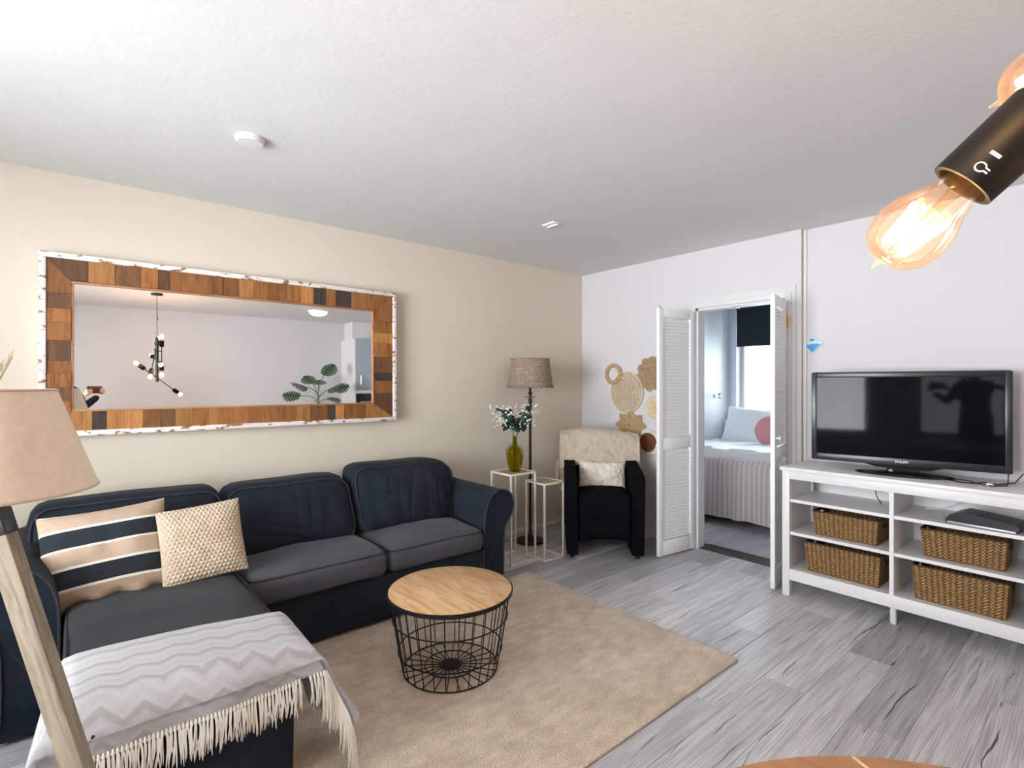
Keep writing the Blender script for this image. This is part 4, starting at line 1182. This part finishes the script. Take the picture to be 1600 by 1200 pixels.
def bulb_set(sock, d, up=None):
    """socket whose open end is at sock, bulb pointing along d"""
    d = V(d).normalized(); F_ = frame(sock, d, up)
    sk = obj('bulb_holder', lt([(0, -.075), (.020, -.075), (.0245, -.068), (.0245, 0), (.0205, 0), (.0205, -.03), (0, -.032)], 40), M['holder'], ch)
    sk.matrix_world = T3(-PX, -PY, 0) @ F_ if False else Matrix.Translation(-V((PX, PY, 0))) @ F_
    b = obj('glass_bulb', lt([(max(0, r), z) for r, z in smooth_line(prof_b, 3)], 48, T3(0, 0, -.010), False), M['bulb_glass'], sk)
    st = bmesh.new(); tube(st, [(0, 0, -.02), (0, 0, .012), (0, 0, .034)], [.007, .005, .002], 8)
    obj('glass_stem', st, M['bulb_glass'], sk)
    fb_ = bmesh.new(); n = 17; pts = []
    for k in range(n*2+1):
        a = 4*pi*k/(n*2); r = .016 if k % 2 else .011; z = .028 if k % 2 else .062
        pts.append(V((r*cos(a), r*sin(a), z)))
    tube(fb_, pts, .0014, 5); obj('filament', fb_, M['filament'], sk)
    obj('bulb_tip', lt([(.0035, .075), (.0022, .0785), (.0009, .083), (0, .0845)], 10), M['bulb_glass'], sk)
    ld = bpy.data.lights.new('bulb_glow', 'POINT'); ld.energy = 2.2; ld.color = (1, .62, .30); ld.shadow_soft_size = .02
    lo_ = bpy.data.objects.new('bulb_glow', ld); C.objects.link(lo_); lo_.parent = sk; lo_.location = (0, 0, .055)
    return sk
def rod(a, b, r=.0055): obj('arm', tb([lo(a), lo(b)], r, 10), M['black'], ch)
# arm whose lower bulb hangs in the picture
B, S_ = cs(.450, .330, .117), cs(.413, .379, .177)
dA = (B-S_).normalized(); sockA = S_+dA*.022
SK = bulb_set(sockA, dA, (0, 0, 1))
pA = V((PX, PY, 0)); tA = ((pA-sockA).xy.length)/max(1e-6, dA.xy.length)
endA = sockA-dA*(tA+.10)
rod(sockA-dA*.07, endA); bulb_set(endA-dA*.07, -dA)
obj('arm_clamp', rbox((.03, .03, .03), .006, 4, M4=Matrix.Translation(lo(sockA-dA*tA))), M['black'], ch)
# second arm, its near bulb just inside the frame
B2 = cs(.47, .456, .262); c2 = V((PX, PY, 1.72)); d2 = (B2-c2).normalized()
s2 = B2-d2*.066; rod(s2-d2*.07, c2-d2*.30); bulb_set(s2, d2); bulb_set(c2-d2*.37, -d2)
# third arm, low and slanting
c3 = V((PX, PY, 1.52)); d3 = V((.55, .55, -.42)).normalized()
rod(c3-d3*.22, c3+d3*.30); bulb_set(c3+d3*.37, d3); bulb_set(c3-d3*.29, -d3)
# upright arm on a short bracket
c4 = V((PX+.05, PY+.05, 1.80)); rod(V((PX, PY, 1.84)), V((PX+.05, PY+.05, 1.84))); rod(c4+V((0, 0, -.12)), c4+V((0, 0, .10)))
bulb_set(c4+V((0, 0, .17)), (0, 0, 1)); bulb_set(c4+V((0, 0, -.19)), (0, 0, -1))
# printed bulb pictogram and bar on the nearest holder
camdir = (V((0, 0, 1.4))-SK.matrix_world.translation)
def on_holder(pts, a0, z0):
    out = []
    for a, z in pts: th = a0+a/.0247; out.append(V((.0249*cos(th), .0249*sin(th), z0+z)))
    return out
Fm = frame(sockA, dA, (0, 0, 1)); lc = Fm.inverted() @ V((0, 0, 1.4)); A0 = atan2(lc.y, lc.x)
ic = [(.0035*cos(t)*(1 if abs(t) < 2.2 else .6), .0045*sin(t)) for t in [2*pi*k/20 for k in range(20)]]
ic = [(.0042*sin(t)*(.55+.45*cos(t/2)**2) if False else .0040*sin(t), -.0050*cos(t)) for t in [.5+(2*pi-1.0)*k/18 for k in range(19)]]
ic = [(q*.8, w*.8) for q, w in [(-.0015, .0075), (-.0015, .0050)] + [(-.0040*sin(t), -.0010+.0045*cos(t)) for t in [.4+(2*pi-.8)*k/16 for k in range(17)]] + [(.0015, .0050), (.0015, .0075)]]
OFF = .0
obj('printed_mark', tb(on_holder([(-b, a) for a, b in ic], A0+OFF, -.010), .0006, 4), M['text_white'], SK)
br = bmesh.new()
P4 = on_holder([(-.004, -.0245), (.000, -.0245), (.004, -.0245), (.004, -.022), (0, -.022), (-.004, -.022)], A0+OFF, .002)
vv = [br.verts.new(p) for p in P4]; br.faces.new(vv[0:2]+[vv[4], vv[5]]); br.faces.new([vv[1], vv[2], vv[3], vv[4]])
obj('printed_mark', br, M['text_white'], SK, smooth=False)

# ------------------------------------------------------------------ tripod lamp by the chaise
tl = thing('tripod_lamp', 'tripod lamp with weathered wooden legs and linen drum shade beside the chaise', 'lamp', (-1.667, -.168, 0))
hub = V((0, 0, 1.085))
A_top, A_bot = V((.025, .03, 1.09)), None
for k, a in enumerate((56, 192, 300)):
    d = V((cos(radians(a)), sin(radians(a)), 0)); p0 = hub+d*.035; p1 = d*.36
    ax = (p0-p1).normalized(); F_ = frame(p1, ax, d); L = (p0-p1).length
    bm = bx((-.024, -.017, .0), (.024, .017, L), .003)
    o = obj('leg', bm, M['leg_wood'], tl); o.matrix_local = F_
    o2 = obj('leg_bracket', bx((-.026, -.019, L-.03), (.026, .019, L+.03), .003), M['black'], tl); o2.matrix_local = F_
obj('hub', lt([(0, 1.06), (.045, 1.06), (.045, 1.12), (.02, 1.13), (.012, 1.17), (.012, 1.24), (0, 1.24)], 24), M['black'], tl)
def lshade(u, v):
    a = 2*pi*u; r = .210-.078*v; return V((r*cos(a), r*sin(a), 1.155+.231*v)), (u, v)
g_ = grid(64, 8, lshade); bmesh.ops.remove_doubles(g_, verts=g_.verts, dist=.0003); bmesh.ops.solidify(g_, geom=g_.faces[:], thickness=.003)
sh = obj('lamp_shade', g_, M['shade'], tl)
for r, z in ((.210, 1.155), (.132, 1.386)): obj('rim', tb(circ((0, 0, z), r, 64), .0028, 6, True), M['shade_in'], sh)
obj('shade_carrier', tb([(-.134, 0, 1.368), (0, 0, 1.36), (.134, 0, 1.368)], .003, 6), M['black'], tl)
obj('carrier_rod', tb([(0, 0, 1.24), (0, 0, 1.362)], .006, 8), M['black'], tl)

# pampas grass in a tall vase at the sofa end
pv = thing('pampas_vase', 'dried pampas grass in a tall grey vase beside the left sofa armrest', 'vase', (-3.42, -.52, 0))
obj('vase_body', lt([(0, 0), (.085, 0), (.10, .10), (.105, .30), (.075, .50), (.05, .58), (.062, .62), (.050, .62), (.045, .55)], 32, None, False), M['ceramic'], pv)
rp = random.Random(8)
for k, (dx, dy, h) in enumerate(((.02, .285, 1.525), (.06, .255, 1.48), (-.08, .05, 1.60), (.05, -.10, 1.55), (.10, .12, 1.42))):
    pts = [V((0, 0, .45)), V((dx*.2, dy*.2, .9)), V((dx*.62, dy*.62, 1.25)), V((dx, dy, h))]
    st = obj('stem', tb(pts, .002, 5), M['pampas'], pv)
    pl = bmesh.new()
    for q in range(46):
        t = q/45; p = pts[2].lerp(pts[3], t); a = rp.uniform(0, 2*pi); r = .016*(1-t)+.004
        tube(pl, [p, p+V((r*.5*cos(a), r*.5*sin(a), .02)), p+V((r*cos(a), r*sin(a)+.006, .045))], [.0012, .001, .0005], 3)
    o = obj('plume', pl, M['pampas'], st); o['kind'] = 'stuff'

# ------------------------------------------------------------------ round dining table and mat
tx, ty = .123, .628
dt = thing('dining_table', 'round oak dining table whose edge shows at the bottom of the picture', 'table', (tx, ty, 0))
obj('table_top', lt([(0, .718), (.585, .718), (.60, .726), (.602, .742), (.597, .75), (0, .75)], 96), M['table_oak'], dt)
obj('inlay_strip', bx((-.565, .184, .7500), (.565, .190, .7506)), M['inlay'], dt, smooth=False, rot=(0, 0, radians(-25)))
obj('pedestal', lt([(.22, 0), (.22, .03), (.05, .06), (.04, .4), (.06, .70), (.20, .718)], 32), M['black'], dt)
mt = thing('raffia_mat', 'round raffia table mat with a bristly fringe on the dining table', 'placemat', (-.205, .775, .7508))
b_ = bmesh.new()
for k in range(9):
    r = .012+k*.0145; tube(b_, circ((0, 0, .0085), r, 40), .0075, 5, True)
obj('coiled_mat', b_, M['raffia'], mt)
b_ = bmesh.new(); q = random.Random(4)
for k in range(220):
    a = 2*pi*k/220+q.uniform(-.03, .03); d = V((cos(a), sin(a), 0)); l = q.uniform(.03, .05); up = q.uniform(.002, .02)
    tube(b_, [d*.125+V((0, 0, .006)), d*(.135+l*.5)+V((0, 0, .006+up)), d*(.135+l)+V((0, 0, .004+up*1.2))], [.0022, .0018, .0008], 4)
o = obj('fringe', b_, M['raffia'], mt); o['kind'] = 'stuff'

# ------------------------------------------------------------------ kitchen corner and plant, seen in the mirror
kc = thing('kitchen_cabinet', 'tall kitchen cabinet with grey blue front and black oven, seen in the mirror', 'cabinet', (0, 0, 0))
kx, ky0, ky1, kz = 1.10, 3.42, 4.085, 2.22
obj('side_panel', bx((kx, ky0, 0), (XR-.002, ky0+.02, kz), .001), M['white'], kc, smooth=False)
obj('body', bx((kx+.022, ky0+.02, .08), (XR-.002, ky1, kz)), M['white'], kc, smooth=False)
obj('filler', bx((kx+.25, ky0+.06, kz), (XR-.002, ky1, ZC-.002)), M['white'], kc, smooth=False)
dr = obj('door', bx((kx, ky0+.025, 1.36), (kx+.02, ky1-.003, kz-.004), .002), M['blue_cab'], kc)
obj('handle', tb([(kx-.0, ky0+.10, 1.44), (kx-.028, ky0+.10, 1.45), (kx-.028, ky0+.10, 1.60), (kx-.0, ky0+.10, 1.61)], .005, 8), M['chrome'], dr)
obj('strip', bx((kx, ky0+.025, 1.30), (kx+.02, ky1-.003, 1.355), .002), M['white'], kc)
ov = obj('oven', bx((kx-.004, ky0+.025, .70), (kx+.02, ky1-.003, 1.295), .003), M['oven'], kc)
obj('handle', tb([(kx-.03, ky0+.08, 1.16), (kx-.03, ky1-.06, 1.16)], .007, 8), M['chrome'], ov)
obj('lower_door', bx((kx, ky0+.025, .10), (kx+.02, ky1-.003, .695), .002), M['blue_cab'], kc)
pt_ = thing('monstera_plant', 'green monstera plant in a black pot before the kitchen cabinet, seen in the mirror', 'plant', (1.05, 2.78, 0))
obj('pot', lt([(0, 0), (.13, 0), (.16, .32), (.15, .33), (.14, .30), (0, .29)], 32, None, False), M['ceramic'], pt_)
obj('trunk', tb([(0, 0, .28), (.01, .02, .7), (0, .03, 1.10), (.01, .02, 1.32)], [.022, .02, .018, .010], 10), M['stem'], pt_)
def monstera(sz):
    bm = bmesh.new(); half = []
    n = 7
    out = [(0, 0)]
    for k in range(n):                       # lobes with slits between
        t = (k+.5)/n; r = sz*.52*sin(pi*(t*.86+.12))**.7
        y = sz*(t*1.0-.12)
        out += [(r*.98, y+.035*sz), (r, y+.085*sz+.02*sz), (r*.42, y+.085*sz)]
    out.append((0, sz*1.02))
    for sg in (-1, 1):
        mid = [bm.verts.new((0, sz*(-.02+1.04*k/n), 0)) for k in range(n+1)]
        for k in range(n):
            t = (k+.5)/n; r = sz*.54*max(.12, sin(pi*(t*.84+.13)))**.75; y = sz*(-.02+1.04*k/n); d = sz/n
            lift = -.18*r
            a = bm.verts.new((sg*r*.62, y+d*.08+.10*r, -.03*sz)); b = bm.verts.new((sg*r, y+d*.20+.24*r, lift)); c = bm.verts.new((sg*r*.98, y+d*.86+.26*r, lift)); e_ = bm.verts.new((sg*r*.62, y+d*.96+.10*r, -.03*sz))
            bm.faces.new((mid[k], a, e_, mid[k+1])); bm.faces.new((a, b, c, e_))
    bmesh.ops.remove_doubles(bm, verts=bm.verts, dist=1e-4); return bm
mm = None
for k, (az, el, ln, sz, zz) in enumerate(((-115, 25, .26, .26, 1.30), (75, 70, .30, .25, 1.32), (20, 45, .24, .24, 1.28), (-60, 15, .28, .25, 1.20), (110, 30, .26, .24, 1.25), (-150, 8, .28, .22, 1.15), (60, 12, .26, .22, 1.15), (150, 35, .26, .24, 1.22), (-20, 60, .26, .22, 1.25))):
    a, e_ = radians(az), radians(el); d = V((cos(a)*cos(e_), sin(a)*cos(e_), sin(e_))); p0 = V((0, .02, zz)); p1 = p0+d*ln
    st = obj('stem', tb([p0, p0+d*ln*.5+V((0, 0, .03)), p1], .006, 6), M['stem'], pt_)
    if mm is None: o = obj('leaf', monstera(1.0), M['green_leaf'], pt_); mm = o.data
    else: o = obj('leaf', mm, None, pt_)
    z_ = V((-.55, -.2, .75)) if True else 0
    yv = V((d.x, d.y, max(-.1, d.z*.35))).normalized(); zv = (z_-yv*z_.dot(yv)).normalized(); xv = yv.cross(zv)
    m = Matrix((xv, yv, zv)).transposed().to_4x4() @ Matrix.Diagonal((sz, sz, sz, 1)); m.translation = p1; o.matrix_local = m

# ------------------------------------------------------------------ the photographer and the phone, seen in the mirror
def skin(name, verts, edges, m, parent, root=0, lev=2):
    me = bpy.data.meshes.new(name); me.from_pydata([v[0] for v in verts], edges, []); me.materials.append(m)
    o = bpy.data.objects.new(name, me); C.objects.link(o); o.parent = parent
    sk = o.modifiers.new('skin', 'SKIN'); sk.use_smooth_shade = True
    for i, v in enumerate(verts):
        r = v[1]; q = me.skin_vertices[0].data[i]; q.radius = (r, r) if not isinstance(r, tuple) else r; q.use_root = (i == root)
    ss = o.modifiers.new('sub', 'SUBSURF'); ss.levels = lev; ss.render_levels = lev
    return o
ph = thing('phone', 'dark brown cased phone held up in both hands, seen in the mirror', 'phone', cam.location + RTV*.078 - FW*.012 + V((0, 0, -.018)), radians(50))
obj('case', rbox((.170, .009, .082), .004, 6), M['phone'], ph)
obj('screen', bx((-.080, -.0052, -.037), (.080, -.0046, .037)), M['oven'], ph, smooth=False)
obj('lens_ring', lt([(.008, 0), (.0095, 0), (.0095, .0015), (.008, .0015)], 20, frame((-.078, .0045, .018), (0, 1, 0)), False), M['black'], ph)
pr = thing('person', 'person in black clothes standing with both arms raised to hold the phone', 'person', (.50, -.30, 0))
def L(p): return V(p)-V((.50, -.30, 0))
hip, chest, neck = V((.50, -.30, .95)), V((.49, -.29, 1.30)), V((.48, -.28, 1.46))
face = V((-.62, .55, 0)).normalized(); sd = V((face.y, -face.x, 0))
hl, hr = cam.location + RTV*.010 - FW*.035 + V((0, 0, -.085)), cam.location + RTV*.160 - FW*.035 + V((0, 0, -.075))
shl, shr = chest+V((0, 0, .10))-sd*.18, chest+V((0, 0, .10))+sd*.18
el_l, el_r = (shl+hl)/2+V((0, 0, -.17))-FW*.03, (shr+hr)/2+V((0, 0, -.17))-FW*.02
vt = [(L(hip), .135), (L((hip+chest)/2), .125), (L(chest), .135), (L(neck), .055), (L(shl), .062), (L(el_l), .046), (L(hl+(el_l-hl).normalized()*.05), .034), (L(shr), .062), (L(el_r), .046), (L(hr+(el_r-hr).normalized()*.05), .034)]
kl = [hip-sd*.10+V((0, 0, -.06)), hip-sd*.11+face*.03+V((0, 0, -.47)), hip-sd*.12+V((0, 0, -.87))]
kr = [hip+sd*.10+V((0, 0, -.06)), hip+sd*.11+face*.03+V((0, 0, -.47)), hip+sd*.12+V((0, 0, -.87))]
for q, r in zip(kl, (.095, .065, .05)): vt.append((L(q), r))
for q, r in zip(kr, (.095, .065, .05)): vt.append((L(q), r))
vt += [(L(kl[2]+face*.16+V((0, 0, -.035))), .036), (L(kr[2]+face*.16+V((0, 0, -.035))), .036)]
skin('clothed_body', vt, [(0, 1), (1, 2), (2, 3), (2, 4), (4, 5), (5, 6), (2, 7), (7, 8), (8, 9), (0, 10), (10, 11), (11, 12), (0, 13), (13, 14), (14, 15), (12, 16), (15, 17)], M['cloth_black'], pr)
hc = L(neck)+V((0, 0, .155))+face*.02
def headf(p, n):
    p = V(p)
    if p.z < -.03: p.x *= 1-.9*(abs(p.z)-.03); p.y *= 1-.6*(abs(p.z)-.03)
    if n[1] < -.9 and abs(p.x) < .016 and -.045 < p.z < .01: p.y -= .018*(1-abs(p.x)/.016)
    return p
hm = Matrix.Translation(hc) @ Matrix.Rotation(atan2(face.y, face.x)+pi/2, 4, 'Z')
hd = obj('head', rbox((.155, .19, .225), .075, 18, headf, M4=hm), M['skin'], pr)
obj('hair', rbox((.170, .185, .15), .074, 12, M4=hm @ T3(0, .022, .058)), M['hair'], hd)
for s in (-1, 1):
    obj('eye', lt([(0, -.011), (.008, -.008), (.011, 0), (.008, .008), (0, .011)], 12, hm @ T3(s*.032, -.090, .008)), M['white'], hd)
    obj('ear', rbox((.02, .035, .06), .009, 4, M4=hm @ T3(s*.079, .01, -.005)), M['skin'], hd)
obj('mouth', tb([hm @ V((-.022, -.086, -.060)), hm @ V((0, -.093, -.062)), hm @ V((.022, -.086, -.060))], .004, 6), M['pink'], hd)
obj('neck', tb([L(neck)+V((0, 0, -.04)), L(neck)+V((0, 0, .08))+face*.01], [.056, .05], 14), M['skin'], pr)
def hand(w, sgn):
    """palm below and behind the phone, four fingers closing on its front, thumb on the screen side"""
    W_ = V(w); up = V((0, 0, 1)); R_ = RTV*sgn
    vt = [(L(W_), .024), (L(W_+up*.025+FW*.006), .030), (L(W_+up*.045+FW*.008), .028)]
    ed = [(0, 1), (1, 2)]
    for k in range(4):
        b = W_+up*(.020+.012*k)+FW*.012+R_*(.022)
        ln = (.9, 1.05, 1.0, .8)[k]
        c1 = W_+up*(.022+.013*k)+FW*(.036)+R_*.020*(1)
        c2 = W_+up*(.028+.013*k)+FW*.037-R_*.012*ln
        c3 = W_+up*(.030+.013*k)+FW*.035-R_*.034*ln
        i = len(vt); vt += [(L(b), .010), (L(c1), .009), (L(c2), .0085), (L(c3), .007)]; ed += [(1, i), (i, i+1), (i+1, i+2), (i+2, i+3)]
    i = len(vt); vt += [(L(W_+up*.050-FW*.004-R_*.012), .011), (L(W_+up*.070+FW*.006-R_*.020), .010), (L(W_+up*.090+FW*.010-R_*.024), .008)]; ed += [(2, i), (i, i+1), (i+1, i+2)]
    return skin('hand', vt, ed, M['skin'], pr)
hand(hl, -1); hand(hr, 1)
